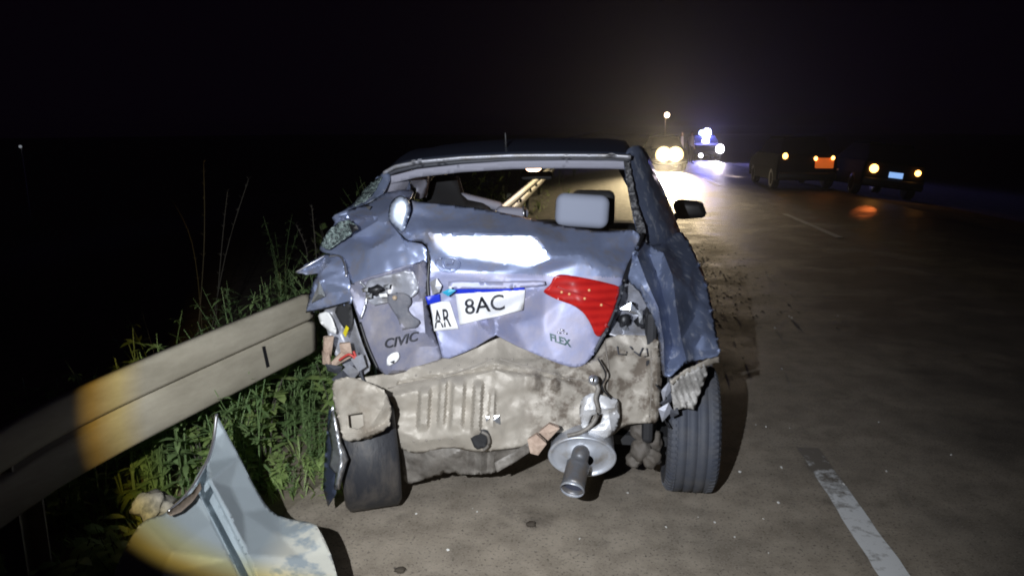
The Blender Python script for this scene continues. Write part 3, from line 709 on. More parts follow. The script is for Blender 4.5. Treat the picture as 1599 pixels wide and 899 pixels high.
# rear headrest (right), front headrest behind it
def pillow(name, c, size, material, rot=None):
    bm = box_bm((0, 0, 0), size, min(size) * .47, rot, 6); bmesh.ops.translate(bm, verts=bm.verts, vec=c)
    o = from_bm(name, bm, material, car); return o
hc = at(909, 329, 4.22); pillow('headrest', hc, (.305, .11, .19), M['fabric'], Matrix.Rotation(R(3), 3, 'Y') @ Matrix.Rotation(-YAW, 3, 'Z'))
hf = at(926, 325, 4.72); pillow('headrest', hf, (.275, .10, .23), M['cabin'], Matrix.Rotation(-YAW, 3, 'Z'))
pillow('headrest', at(800, 332, 4.55), (.20, .09, .07), M['trim'], Matrix.Rotation(R(4), 3, 'Y'))
tube_obj('headrest_rod', [at(817, 322, 4.42), at(818, 340, 4.40)], .006, M['chrome'], car, 6, 2)
sheet('seat_side', M['cabin'], car, [(672, 274, 4.9), (712, 274, 4.9), (722, 310, 4.8), (760, 318, 4.75), (770, 340, 4.7), (665, 330, 4.6)], amp=.004, step=8)
tube_obj('pillar_lit_edge', [at(713, 276, 5.35), at(718, 292, 5.36), at(723, 308, 5.36)], .017, M['trim'], car, 8, 3)  # pale tube stands in for the lit edge of the front pillar
pillow('left_seat_top', at(750, 315, 4.9), (.30, .1, .06), M['trim'], Matrix.Rotation(R(14), 3, 'Y'))
# lamp in the roof lining and the rear view mirror
lp = at(833, 262, 4.75)
il = from_bm('interior_lamp', lathe_bm([(0.0, .0), (.0, .035), (.014, .05), (.026, .052)], lp - Vector((0, 0, .02)), (0, .15, 1), 20), glow('lit_lamp', (1.0, .62, .35), 14.0), car)
from_bm('rear_view_mirror', box_bm(at(838, 274, 5.3), (.22, .03, .055), .015, None, 2), M['cabin'], car)

# rear header: outer strip, gap, inner strip
def band(name, pts, w, material, dy=0.0):
    up = [(x, y, d + dy) for x, y, d in pts]; lo = [(x, y + w, d + dy + .012) for x, y, d in pts][::-1]
    return sheet(name, material, car, up + lo, step=5, smooth=1, amp=.002, rnd=0, thick=.012)
band('roof_edge', [(x, y - 1, d - .012) for x, y, d in hp], 5.5, M['grey'])
band('window_channel', [(600, 274, 3.95), (618, 266, 3.93), (650, 258.5, 3.91), (720, 252, 3.89), (800, 248, 3.87), (880, 247, 3.85), (950, 247.5, 3.83), (984, 249, 3.82)], 5, M['charcoal'], .02)
band('window_header', [(596, 281, 3.96), (612, 275, 3.95), (650, 265, 3.92), (720, 257, 3.90), (800, 252, 3.88), (880, 251, 3.86), (950, 251.5, 3.84), (984, 253, 3.83)], 12, M['trim'], .01)
# right rear pillar and its torn glue bead
pillar = sheet('rear_pillar', M['paint_side'], car,
  [(977, 243, 3.86), (984, 229, 3.97), (1000, 226, 4.10), (1012, 240, 4.25), (1026, 272, 4.38), (1040, 303, 4.42), (1056, 344, 4.40), (1066, 372, 4.28), (1040, 385, 3.95), (1008, 385, 3.66), (1001, 366, 3.66), (992, 330, 3.72), (985, 290, 3.79)],
  pts=[(1005, 290, 3.93), (1016, 330, 3.86), (1000, 255, 3.99)], creases=[[(996, 232, 4.0), (1010, 268, 4.02), (1028, 320, 4.0), (1042, 360, 3.95)]], step=6, smooth=3, amp=.003, thick=.02)
def bumpy(a): return lambda x, y: a * (noise.noise(Vector((x * .11, y * .11, 1))) + .7 * noise.noise(Vector((x * .3, y * .3, 4))))
sheet('glue_bead', M['seal'], car, [(974, 250, 3.84), (982, 252, 3.83), (989, 285, 3.77), (996, 320, 3.72), (1007, 352, 3.65), (1010, 378, 3.62), (1000, 382, 3.62), (992, 350, 3.66), (985, 320, 3.71), (978, 280, 3.78)], step=3.5, smooth=0, amp=0, disp=bumpy(.022), rnd=0, dy=-.01)
# left rear pillar, trim, shattered glass
sheet('rear_pillar', M['paint_side'], car, [(600, 267, 3.96), (612, 274, 3.95), (600, 300, 3.82), (580, 318, 3.7), (548, 330, 3.66), (522, 336, 3.66), (545, 322, 3.8), (566, 303, 3.95), (580, 284, 4.02)], creases=[[(598, 272, 3.95), (585, 305, 3.8), (560, 326, 3.68)]], step=5, smooth=1, amp=.008, thick=.015)
sheet('broken_side_glass', M['cracked'], car, [(582, 281, 3.98), (596, 276, 3.94), (586, 297, 3.86), (566, 318, 3.78), (551, 322, 3.78), (562, 303, 3.9)], step=4, smooth=0, amp=0, disp=bumpy(.03), rnd=0, dy=-.03)
sheet('pillar_trim', M['trim'], car, [(598, 280, 3.98), (640, 272, 4.05), (672, 268, 4.4), (664, 308, 4.3), (648, 312, 4.2), (652, 292, 4.25), (640, 296, 4.15), (612, 300, 3.95), (594, 310, 3.85), (590, 298, 3.9)], pts=[(625, 285, 4.02)], step=5, smooth=1, amp=.006)
sheet('trim_shard', M['paint'], car, [(640, 281, 4.1), (633, 300, 3.95), (625, 304, 3.85), (634, 309, 3.8), (641, 300, 3.95)], step=4, smooth=0, amp=.002, rnd=0)
sheet('seat_belt_pillar', M['trim'], car, [(668, 273, 4.55), (674, 273, 4.55), (666, 308, 4.4), (656, 308, 4.35)], step=5, smooth=1, amp=.002, rnd=0)

# left quarter panel, folded up against the boot lid
lq = sheet('quarter_panel', M['paint'], car,
  [(517, 338, 3.70), (545, 327, 3.66), (575, 318, 3.68), (600, 301, 3.80), (628, 296, 3.92), (648, 297, 4.0), (640, 312, 3.78), (618, 318, 3.62), (607, 330, 3.52), (608, 347, 3.44), (622, 364, 3.36), (634, 376, 3.33), (664, 382, 3.30), (668, 402, 3.28), (666, 432, 3.26),
   (645, 414, 3.27), (600, 427, 3.29), (563, 439, 3.33), (549, 446, 3.38), (543, 424, 3.42), (537, 405, 3.47), (528, 397, 3.52), (505, 395, 3.60), (497, 388, 3.66), (507, 366, 3.72), (524, 349, 3.72)],
  pts=[(560, 345, 3.66), (525, 380, 3.66), (580, 370, 3.50), (600, 410, 3.30), (640, 395, 3.29)],
  creases=[[(550, 335, 3.60), (590, 338, 3.50), (612, 350, 3.42)], [(535, 396, 3.50), (580, 388, 3.37), (630, 380, 3.31)], [(505, 390, 3.60), (545, 372, 3.58), (590, 345, 3.47)]], step=4.2, smooth=0, amp=.003, sharp=22, crumple=.030, cscale=.020)
sheet('quarter_glass', M['cracked'], car, [(500, 384, 3.62), (508, 366, 3.62), (528, 347, 3.60), (545, 343, 3.56), (556, 352, 3.52), (548, 366, 3.52), (530, 378, 3.55), (512, 390, 3.58)], pts=[(528, 362, 3.60)], step=3.5, smooth=0, amp=0, disp=bumpy(.04), rnd=0, dy=-.04)
flake('trim_hole', [(545, 349, 3.45), (557, 352, 3.43), (560, 358, 3.43), (550, 363, 3.44)], M['black'], car)
flake('pillar_tear', [(566, 318, 3.60), (580, 322, 3.57), (577, 328, 3.57)], M['black'], car)
# torn left corner
sheet('torn_corner', M['paint'], car,
  [(462, 425, 3.50), (478, 412, 3.52), (505, 397, 3.56), (529, 397, 3.52), (538, 406, 3.46), (545, 432, 3.40), (551, 462, 3.36), (548, 474, 3.35), (520, 478, 3.42), (500, 484, 3.46), (478, 487, 3.50), (482, 462, 3.50), (489, 440, 3.47), (497, 427, 3.46), (480, 428, 3.49)],
  pts=[(492, 468, 3.42)], creases=[[(517, 397, 3.55), (512, 412, 3.46), (500, 428, 3.44)], [(500, 438, 3.40), (508, 462, 3.43), (485, 472, 3.47)], [(528, 398, 3.50), (537, 420, 3.42), (543, 450, 3.38)]], step=3.6, smooth=0, amp=.002, rnd=0, sharp=20, crumple=.03, cscale=.035, jag=1.6)
tube_obj('flap_edge', [at(462, 425, 3.49), at(485, 412, 3.50), at(507, 399, 3.53)], .005, M['chrome'], car, 6)
tube_obj('corner_rim', [at(514, 400, 3.50), at(530, 400, 3.48), at(538, 412, 3.42), at(541, 432, 3.38)], .006, M['chrome'], car, 6)
flake('lit_facet', [(499, 438, 3.385), (508, 462, 3.40), (486, 473, 3.43)], M['bare'], car)  # bright flake stands in for a facet of the fold caught by light
sheet('lamp_housing', M['grey'], car, [(500, 484, 3.44), (545, 474, 3.36), (553, 500, 3.34), (566, 540, 3.30), (580, 575, 3.26), (560, 590, 3.26), (525, 560, 3.38), (512, 520, 3.42)], creases=[[(524, 480, 3.44), (535, 520, 3.46), (560, 560, 3.40)]], pts=[(540, 495, 3.48), (520, 500, 3.40)], step=5, smooth=1, amp=.012)
sheet('white_shell', M['plate_white'], car, [(496, 490, 3.40), (512, 486, 3.38), (520, 500, 3.36), (526, 522, 3.35), (516, 518, 3.36), (500, 505, 3.40)], step=4, smooth=1, amp=.008)
sheet('dark_cavity', M['cabin'], car, [(520, 482, 3.37), (546, 470, 3.33), (552, 500, 3.31), (545, 520, 3.31), (533, 508, 3.34)], step=5, smooth=0, amp=.006)
tube_obj('split_seam', [at(478, 487, 3.47), at(510, 481, 3.40), at(545, 471, 3.33)], .004, M['black'], car, 5)
flake('connector', [(536, 520, 3.29), (541, 508, 3.29), (545, 512, 3.28), (540, 526, 3.28)], M['yellow'], car)
for i, pg in enumerate([[(506, 526), (520, 524), (516, 556), (504, 566)], [(512, 570), (534, 548), (548, 556), (520, 572)], [(530, 536), (546, 534), (550, 552), (534, 556)], [(504, 548), (512, 552), (516, 570), (506, 566)]]):
    flake('foam_piece', [(x, y, 3.27 - .012 * i + rng.uniform(-.02, .02)) for x, y in pg], M['foam'], car, .02)
tube_obj('wire', [at(530, 562, 3.22), at(545, 553, 3.20), at(556, 560, 3.20), at(552, 548, 3.2)], .006, M['wire_red'], car, 6)
for i, pg in enumerate([[(508, 568), (535, 572), (530, 584), (512, 578)], [(528, 584), (545, 568), (562, 580), (548, 596)], [(518, 592), (535, 578), (548, 590), (530, 602)], [(548, 560), (566, 552), (572, 572), (560, 580)]]):
    flake('plastic_shard', [(x, y, 3.22 - .01 * i + rng.uniform(-.02, .02)) for x, y in pg], M['grey' if i % 2 else 'charcoal'], car, .004)
tube_obj('wire', [at(560, 568, 3.2), at(566, 590, 3.19), at(572, 600, 3.2)], .007, M['charcoal'], car, 6)

# boot lid: left half folded down, centre with bright crease, right lobe
ll = sheet('boot_lid_flap', M['shaded_flap'], car,
  [(544, 446, 3.335), (562, 438, 3.30), (600, 426, 3.27), (645, 412, 3.255), (666, 404, 3.25), (669, 440, 3.245), (668, 472, 3.27), (674, 500, 3.27), (685, 540, 3.25), (692, 562, 3.235), (650, 577, 3.215), (603, 587, 3.20), (588, 574, 3.225), (574, 545, 3.26), (562, 505, 3.29), (552, 475, 3.31)],
  creases=[[(632, 476, 3.215), (626, 510, 3.18), (618, 545, 3.165), (612, 578, 3.165)], [(570, 440, 3.32), (572, 470, 3.32), (566, 500, 3.29)], [(655, 412, 3.20), (652, 440, 3.21), (660, 470, 3.225), (664, 520, 3.20)], [(640, 420, 3.285), (648, 450, 3.265)]],
  pts=[(600, 455, 3.30), (585, 520, 3.25), (650, 540, 3.215)], step=4.2, smooth=0, amp=.002, sharp=18, crumple=.012, cscale=.02, seed=2)
tube_obj('split_seam', [at(562, 503, 3.275), at(574, 540, 3.24), at(590, 576, 3.205)], .007, M['black'], car, 6)
tube_obj('flange_edge', [at(562, 440, 3.285), at(572, 452, 3.29), at(571, 474, 3.28), at(563, 497, 3.265)], .005, M['bare'], car, 6)
sheet('lamp_recess', M['grey'], car, [(568, 440, 3.3), (600, 431, 3.27), (642, 420, 3.25), (655, 440, 3.235), (650, 462, 3.235), (620, 470, 3.24), (575, 478, 3.28)], pts=[(605, 450, 3.29)], step=5, smooth=1, amp=.012, dy=-.02, disp=bumpy(.01))
lump('bulb_holder', at(586, 453, 3.22), .03, M['black'], car, 5.1, (1.2, .6, .7), .8)
for x, y in ((570, 452), (604, 447), (576, 462), (598, 460)): flake('clip', [(x - 5, y - 2, 3.21), (x + 5, y - 4, 3.2), (x + 4, y + 3, 3.2), (x - 3, y + 4, 3.21)], M['bare'], car)
gk = sheet('rubber_gasket', M['gasket'], car, [(606, 460, 3.205), (628, 457, 3.20), (640, 463, 3.195), (643, 474, 3.195), (636, 482, 3.195), (641, 491, 3.19), (657, 502, 3.185), (650, 512, 3.185), (638, 513, 3.19), (626, 516, 3.19), (622, 498, 3.195), (611, 482, 3.20), (604, 470, 3.205)], step=4, smooth=1, amp=.004, dy=-.012, thick=.008)
from_bm('bulb', lathe_bm([(-.004, .011), (.004, .009), (.007, 0)], at(616, 465, 3.175), (0, -1, .1), 12), M['tan_bulb'], car)
flake('clip', [(592, 459, 3.18), (604, 458, 3.178), (605, 463, 3.178), (594, 464, 3.18)], M['plate_white'], car)
text_on('lettering', 'CIVIC', ll, (599, 543), (1, -.20), (.16, -1), 21, M['chrome_dark'], ll.o, .002, .014, 1.2, .022)
em = sheet('bare_patch', M['plate_white'], car, [(604, 558, 3.2), (612, 551, 3.2), (622, 549, 3.2), (624, 558, 3.2), (618, 566, 3.2), (604, 572, 3.2)], step=3, smooth=0, amp=.001, dy=-.055, rnd=1)
flake('patch_tear', [(609, 565, 3.14), (616, 562, 3.138), (615, 567, 3.138)], M['charcoal'], car)
lid = sheet('boot_lid', M['paint'], car,
  [(606, 336, 3.50), (609, 318, 3.56), (617, 308, 3.60), (628, 305, 3.52), (640, 313, 3.50), (700, 319, 3.50), (760, 327, 3.49), (820, 339, 3.48), (880, 352, 3.47), (940, 362, 3.47), (985, 358, 3.50), (1000, 366, 3.50), (996, 385, 3.50), (984, 408, 3.36), (975, 432, 3.27),
   (969, 452, 3.25), (957, 490, 3.22), (938, 527, 3.19), (925, 556, 3.17), (912, 570, 3.16), (895, 574, 3.155), (868, 566, 3.155), (820, 546, 3.15), (779, 525, 3.07), (774, 521, 3.06), (769, 525, 3.07), (735, 546, 3.16), (692, 563, 3.18), (686, 540, 3.19), (676, 500, 3.21), (670, 470, 3.225), (669, 430, 3.25), (669, 400, 3.27), (664, 378, 3.30), (636, 376, 3.31), (622, 362, 3.38), (610, 348, 3.45)],
  creases=[[(640, 314, 3.49), (644, 335, 3.46), (630, 352, 3.42), (628, 366, 3.345)], [(626, 308, 3.58), (622, 335, 3.45), (628, 362, 3.35)],
           [(632, 370, 3.32), (668, 362, 3.262), (750, 364, 3.245), (836, 366, 3.228)], [(836, 366, 3.228), (858, 396, 3.20), (905, 398, 3.235), (940, 412, 3.25), (974, 424, 3.27)],
           [(672, 385, 3.255), (700, 402, 3.240), (760, 411, 3.222), (827, 418, 3.203)], [(827, 418, 3.203), (836, 366, 3.228)], [(827, 418, 3.203), (860, 404, 3.190), (906, 408, 3.230), (940, 422, 3.23), (970, 434, 3.25)],
           [(672, 432, 3.250), (760, 436, 3.225), (850, 438, 3.215)], [(672, 440, 3.232), (760, 444, 3.205), (850, 446, 3.20)],
           [(674, 490, 3.245), (760, 500, 3.215), (850, 492, 3.21)], [(690, 520, 3.205), (740, 503, 3.165), (772, 498, 3.085), (800, 505, 3.155), (850, 520, 3.18)], [(772, 498, 3.085), (774, 523, 3.06)],
           [(880, 470, 3.20), (910, 486, 3.19), (925, 515, 3.18), (930, 545, 3.17)]],
  pts=[(720, 342, 3.40), (800, 352, 3.36), (880, 378, 3.32), (940, 388, 3.35), (680, 340, 3.40), (690, 420, 3.262), (760, 424, 3.24), (850, 425, 3.225), (870, 500, 3.185), (880, 540, 3.165), (760, 470, 3.24), (700, 465, 3.25)],
  step=4.0, smooth=2, amp=.0015, nscale=6, sharp=20, thick=.006, split=(lambda x, y: y > 424 + (x - 670) * .03, M['lid_low']))
sheet('lid_corner', M['bulge'], car, [(606, 336, 3.450), (609, 318, 3.455), (617, 308, 3.458), (628, 305, 3.458), (638, 311, 3.452), (642, 326, 3.446), (636, 346, 3.437), (629, 364, 3.430), (619, 357, 3.436), (609, 347, 3.444)], creases=[[(611, 336, 3.414), (614, 319, 3.419), (620, 312, 3.422), (628, 310, 3.422), (635, 316, 3.417), (637, 327, 3.412), (632, 345, 3.403), (628, 356, 3.400), (621, 352, 3.404), (613, 345, 3.410), (611, 336, 3.414)]], step=3, smooth=1, amp=.0005, dy=-.07)
tube_obj('panel_gap', [at(1004, 366, 3.57), at(992, 396, 3.40), at(982, 416, 3.31), at(974, 440, 3.245)], .011, M['black'], car, 6)
tube_obj('panel_gap', [at(669, 384, 3.29), at(670, 410, 3.262), at(668, 440, 3.24), at(670, 470, 3.22)], .010, M['black'], car, 6)
# plate recess, badges, plate
sheet('lid_handle', M['lid_low'], car, [(700, 437, 3.2), (780, 440, 3.19), (850, 437, 3.19), (852, 446, 3.18), (780, 450, 3.18), (700, 450, 3.19)], step=5, smooth=1, amp=.003, dy=-.02, thick=.012)
ring = [(684, 404), (700, 402), (713, 404), (719, 412), (714, 421), (702, 425), (688, 422), (679, 415), (680, 407)]
eb = bmesh.new(); pts = [at(x, y, lid.depth(x, y) - .006) for x, y in chaikin(ring, 2)]; tube(eb, pts + [pts[0]], .0045, 6)
tube(eb, [at(x, y, lid.depth(x, y) - .006) for x, y in ((690, 408), (694, 419), (704, 421))], .004, 6); tube(eb, [at(x, y, lid.depth(x, y) - .006) for x, y in ((708, 406), (706, 413), (697, 413))], .004, 6)
bmesh.ops.recalc_face_normals(eb, faces=eb.faces); from_bm('emblem_mount', eb, M['paint'], lid.o)
flake('torn_lug', [(672, 440, 3.20), (682, 434, 3.19), (690, 446, 3.18), (686, 456, 3.18), (676, 460, 3.19)], M['grey'], car)
flake('torn_lug', [(700, 446, 3.18), (706, 448, 3.17), (704, 456, 3.17)], M['plate_white'], car)
np_ = quad_on('number_plate', lid, [(672, 472), (702, 470), (716, 513), (678, 517)], M['plate_white'], car, .014)
quad_on('blue_band', lid, [(664, 463), (687, 459), (688, 471), (668, 476)], M['plate_blue'], np_, .018)
text_on('plate_lettering', 'AR', lid, (679, 512), (.50, -.06), (-.12, -1.0), 40, M['ink'], np_, .0215, .001)
np2 = quad_on('number_plate', lid, [(711, 458), (820, 452), (817, 484), (718, 507)], M['plate_white'], car, .018)
quad_on('blue_band', lid, [(702, 452), (818, 447), (820, 453), (710, 459)], M['plate_blue'], np2, .0185)
flake('cyan_film', [(690, 456, 3.17), (702, 451, 3.165), (712, 453, 3.165), (700, 462, 3.17)], M['cyan'], car)
text_on('plate_lettering', '8AC', lid, (726, 491), (1, -.135), (-.10, -1.0), 34, M['ink'], np2, .0205, .001)
text_on('badge', 'FLEX', lid, (859, 531), (.93, .30), (-.12, -1), 16, M['green_ink'], lid.o, .003, .004, 0, .035)
fb = bmesh.new()
for x, y in ((878, 514), (883, 519), (873, 518)): tube(fb, [at(x - 3, y, lid.depth(x, y) - .006), at(x + 3, y + 2, lid.depth(x, y) - .006)], .004, 6)
from_bm('badge_mark', fb, M['chrome'], lid.o)
tl = sheet('tail_lamp', M['lamp_red'], car, [(864, 434, 3.19), (872, 429, 3.19), (890, 429.5, 3.19), (930, 437, 3.20), (966, 446, 3.22), (968, 454, 3.22), (957, 489, 3.19), (940, 524, 3.16), (930, 525, 3.16), (923, 505, 3.165), (912, 489, 3.17), (896, 477, 3.175), (876, 470, 3.18), (866, 466, 3.185), (852, 459, 3.19), (848, 455, 3.19), (860, 444, 3.19)],
  creases=[[(905, 478, 3.165), (930, 462, 3.175), (962, 470, 3.205)]], step=4.5, smooth=3, amp=.001, dy=-.022, thick=.02)
sheet('lamp_seal', M['charcoal'], tl.o, [(966, 447, 3.225), (975, 444, 3.24), (972, 462, 3.23), (958, 500, 3.20), (942, 530, 3.17), (930, 552, 3.165), (928, 545, 3.165), (940, 524, 3.17), (957, 489, 3.19)], step=4, smooth=1, amp=.002, dy=-.015, rnd=0)
tube_obj('lamp_divider', [at(x, y, tl.depth(x, y) - .001) for x, y in ((868, 447), (900, 458), (935, 470), (960, 481))], .003, mat('dark_red_trim', (.36, .008, .010), .3), tl.o, 5)
for x, y in ((877, 456), (889, 459), (913, 466), (939, 476), (920, 453)): 
    p = at(x, y, tl.depth(x, y) - .004); from_bm('glint_dot', lathe_bm([(-.004, 0), (-.003, .004), (0, .006)], p, (0, 1, -.15), 8), M['orange'], tl.o)  # dots coloured orange in place of glints on the lens

# right side: lamp bucket, quarter panel, torn flap
sheet('lamp_bucket', M['grey'], car, [(968, 440, 3.34), (985, 432, 3.36), (1000, 445, 3.36), (1018, 485, 3.30), (1030, 522, 3.24), (1000, 526, 3.24), (955, 524, 3.26), (946, 520, 3.26), (960, 480, 3.32)], pts=[(990, 490, 3.40)], creases=[[(965, 475, 3.36), (985, 470, 3.42), (1010, 500, 3.36)]], step=4.5, smooth=1, amp=.012, disp=bumpy(.012))
for x, y, r in ((975, 500, .032), (1003, 502, .034), (985, 478, .022)): lump('bulb_socket', at(x, y, 3.30), r, M['black'], car, x * .1, (1, .6, 1), .6)
for pg in ([(968, 482), (985, 472), (1000, 490), (980, 488)], [(996, 484), (1003, 482), (1004, 506), (998, 504)], [(970, 512), (978, 508), (982, 516), (974, 520)]): flake('broken_bracket', [(x, y, 3.27 + rng.uniform(-.01, .01)) for x, y in pg], M['bare'], car)
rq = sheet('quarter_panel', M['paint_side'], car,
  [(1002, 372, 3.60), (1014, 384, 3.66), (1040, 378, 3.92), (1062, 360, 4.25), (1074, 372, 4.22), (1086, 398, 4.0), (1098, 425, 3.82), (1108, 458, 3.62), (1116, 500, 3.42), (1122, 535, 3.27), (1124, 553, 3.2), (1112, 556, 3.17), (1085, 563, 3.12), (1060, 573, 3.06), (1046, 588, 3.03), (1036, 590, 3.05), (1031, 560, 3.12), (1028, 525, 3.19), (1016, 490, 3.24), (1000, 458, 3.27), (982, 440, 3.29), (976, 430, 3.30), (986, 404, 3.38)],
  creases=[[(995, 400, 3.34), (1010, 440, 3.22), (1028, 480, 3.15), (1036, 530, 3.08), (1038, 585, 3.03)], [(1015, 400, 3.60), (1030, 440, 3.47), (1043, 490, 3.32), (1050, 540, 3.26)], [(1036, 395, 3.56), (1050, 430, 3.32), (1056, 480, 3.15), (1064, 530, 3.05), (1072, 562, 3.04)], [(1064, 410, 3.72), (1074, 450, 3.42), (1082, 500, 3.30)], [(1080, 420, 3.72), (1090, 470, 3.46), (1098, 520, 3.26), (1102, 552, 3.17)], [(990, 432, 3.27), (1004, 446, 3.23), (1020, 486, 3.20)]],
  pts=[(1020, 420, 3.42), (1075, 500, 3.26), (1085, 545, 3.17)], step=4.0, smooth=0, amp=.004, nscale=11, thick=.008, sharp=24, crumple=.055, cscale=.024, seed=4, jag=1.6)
sheet('torn_flap', M['pleat'], car, [(1046, 592, 3.05), (1070, 576, 3.06), (1104, 564, 3.10), (1104, 585, 3.10), (1094, 610, 3.09), (1084, 640, 3.07), (1068, 637, 3.06), (1054, 640, 3.05), (1048, 615, 3.04)], creases=[[(1060, 590, 3.02), (1066, 612, 3.07), (1070, 636, 3.03)], [(1084, 580, 3.04), (1080, 610, 3.10), (1078, 636, 3.05)]], step=3.5, smooth=0, amp=.008, dy=-.03, rnd=0, disp=lambda x, y: .012 * math.sin((x - y * .35) * .62))
sheet('arch_lip', M['primer'], car, [(1046, 594, 3.0), (1066, 580, 3.02), (1086, 570, 3.05), (1106, 560, 3.08), (1124, 556, 3.12), (1124, 566, 3.12), (1106, 570, 3.08), (1086, 578, 3.05), (1064, 589, 3.02), (1050, 600, 3.0)], step=3.5, smooth=0, amp=.006, dy=-.02, rnd=0, jag=2.2)
for i, pg in enumerate([[(1032, 610), (1044, 596), (1050, 606), (1036, 626)], [(1030, 630), (1046, 612), (1054, 618), (1042, 634)], [(1028, 638), (1044, 628), (1050, 640), (1034, 658)], [(1044, 640), (1058, 636), (1060, 646), (1048, 652)]]):
    flake('bent_tab', [(x, y, 3.05 - .01 * i + rng.uniform(-.02, .02)) for x, y in pg], M['grey' if i % 2 == 0 else 'charcoal'], car, .004)

# naked rear panel
ribs = [(662, 11, 1.2), (690, 7, .7), (714, 13, 1.0), (745, 9, 1.15), (768, 6, .6)]
def rib(x, y):
    d = 0.0
    for c, w, k_ in ribs:
        s = c - (y - 640) * .06; f = min(1, 1.9 * max(0, 1 - abs(x - s) / w)); g = max(0, min(1, (y - 596 - 9 * math.sin(c)) / 12, (676 + 8 * math.cos(c * 2) - y) / 14)); d -= .030 * k_ * f * f * (3 - 2 * f) * g
    for c, w in ((835, 15), (868, 9)):
        f = max(0, 1 - abs(x - c) / w); g = max(0, min(1, (y - 578) / 6, (612 - y) / 8)); d -= .035 * f * g
    k = max(0, 1 - abs(y - (598 - abs(x - 775) * -.16 - 24)) / 5) if 620 < x < 900 else 0
    d += .02 * k
    d += .020 * noise.noise(Vector((x * .022, y * .03, 2))) + .005 * noise.noise(Vector((x * .08, y * .08, 7)))
    return d
RP = sheet('rear_panel', M['primer_dirty'], car,
  [(548, 592, 3.23), (602, 583, 3.22), (650, 572, 3.20), (690, 560, 3.22), (774, 516, 3.24), (868, 562, 3.22), (905, 572, 3.18), (930, 556, 3.19), (950, 522, 3.24), (1030, 524, 3.20), (1034, 575, 3.16), (1032, 632, 3.14), (1028, 661, 3.15), (1000, 660, 3.16), (974, 664, 3.16), (956, 681, 3.13), (924, 684, 3.10), (870, 672, 3.08), (845, 690, 3.07), (800, 700, 3.05), (745, 706, 3.05), (700, 697, 3.08), (650, 709, 3.10), (622, 699, 3.12), (606, 674, 3.14), (600, 640, 3.17), (575, 612, 3.21)],
  creases=[[(774, 520, 3.23), (774, 560, 3.15), (772, 620, 3.09), (768, 700, 3.04)], [(605, 612, 3.18), (690, 590, 3.145), (774, 566, 3.12), (870, 596, 3.13), (930, 606, 3.16)], [(606, 620, 3.15), (690, 600, 3.12), (774, 578, 3.10), (870, 606, 3.11), (930, 616, 3.14)],
           [(612, 668, 3.10), (660, 688, 3.065), (700, 682, 3.05), (745, 672, 3.03), (770, 666, 3.02)], [(935, 560, 3.14), (942, 600, 3.13), (938, 640, 3.12)], [(960, 560, 3.20), (966, 610, 3.17), (972, 655, 3.15)], [(960, 545, 3.17), (1000, 552, 3.19), (1026, 545, 3.17)], [(1010, 570, 3.19), (1014, 650, 3.17)], [(1027, 540, 3.15), (1026, 600, 3.11), (1024, 655, 3.12)]],
  pts=[(640, 640, 3.13), (700, 640, 3.10), (820, 640, 3.10), (860, 650, 3.09), (985, 600, 3.20)], step=3.4, smooth=1, amp=.0015, nscale=14, disp=rib, thick=.003, sharp=34, crumple=.022, cscale=.017)
rp_ = RP
wb = mat('spot_weld', (.24, .215, .185), .5)
for x, y in [(650 + 22 * k, 586 - 5.2 * k) for k in range(6)] + [(800 + 22 * k, 561 + 8 * k) for k in range(5)] + [(1019, 560 + 16 * k) for k in range(6)] + [(626 + 20 * k, 690 - 1.5 * k) for k in range(5)]:
    from_bm('spot_weld', lathe_bm([(0, .006), (.0025, .004), (.003, 0)], at(x, y, rp_.depth(x, y) - .001), (0, -1, .1), 8), wb, car)
for ln in ([(606, 606), (640, 598), (690, 588), (735, 574), (770, 560)], [(780, 560), (830, 574), (880, 588), (925, 596)], [(944, 530), (950, 570), (948, 610), (958, 660)], [(1016, 545), (1018, 600), (1014, 655)]):
    tube_obj('seam_sealant', [at(x, y, rp_.depth(x, y) - .001) for x, y in resample(ln, 8, False)], .0035, wb, car, 5, 2)
for ln in ([(934, 560), (946, 584), (940, 604), (954, 622)], [(1024, 600), (1040, 622), (1036, 650), (1046, 668)]):
    tube_obj('loose_wire', [at(x, y, 3.04) for x, y in ln], .004, M['black'], car, 5)
for ln in ([(964, 541), (966, 553), (978, 554), (979, 549)], [(984, 541), (988, 546)], [(990, 549), (1000, 556)], [(1004, 543), (998, 556)], [(1010, 544), (1012, 556), (1006, 557)]):
    cr = bmesh.new(); tube(cr, [at(x, y, 3.15) for x, y in ln], .003, 5); bmesh.ops.translate(cr, verts=cr.verts, vec=(0, .005, 0)); from_bm('crack', cr, M['charcoal'], car)
sheet('chassis_end', M['primer'], car, [(518, 592, 3.22), (550, 588, 3.20), (580, 598, 3.17), (604, 612, 3.15), (612, 640, 3.13), (606, 670, 3.11), (572, 684, 3.11), (538, 691, 3.13), (530, 664, 3.16), (521, 632, 3.19)],
  holes=[[(543, 648), (566, 644), (568, 664), (558, 670), (545, 667)]], creases=[[(528, 606, 3.19), (560, 618, 3.13), (590, 612, 3.16)], [(530, 640, 3.15), (560, 630, 3.10), (596, 640, 3.09), (602, 660, 3.12)], [(534, 676, 3.13), (570, 676, 3.09), (604, 664, 3.10)]], step=3.4, smooth=0, amp=.003, nscale=6, dy=-.24, thick=.004, sharp=30, crumple=.03, cscale=.022, jag=1.4)
sheet('chassis_hole_back', M['grey'], car, [(536, 640, 3.25), (575, 638, 3.24), (576, 676, 3.24), (538, 676, 3.25)], step=6, smooth=0, amp=.004, rnd=0, dy=-.21)
from_bm('chassis_leg', box_bm(at(570, 640, 3.12), (.16, .34, .14), .02, Matrix.Rotation(-YAW, 3, 'Z')), M['primer'], car)
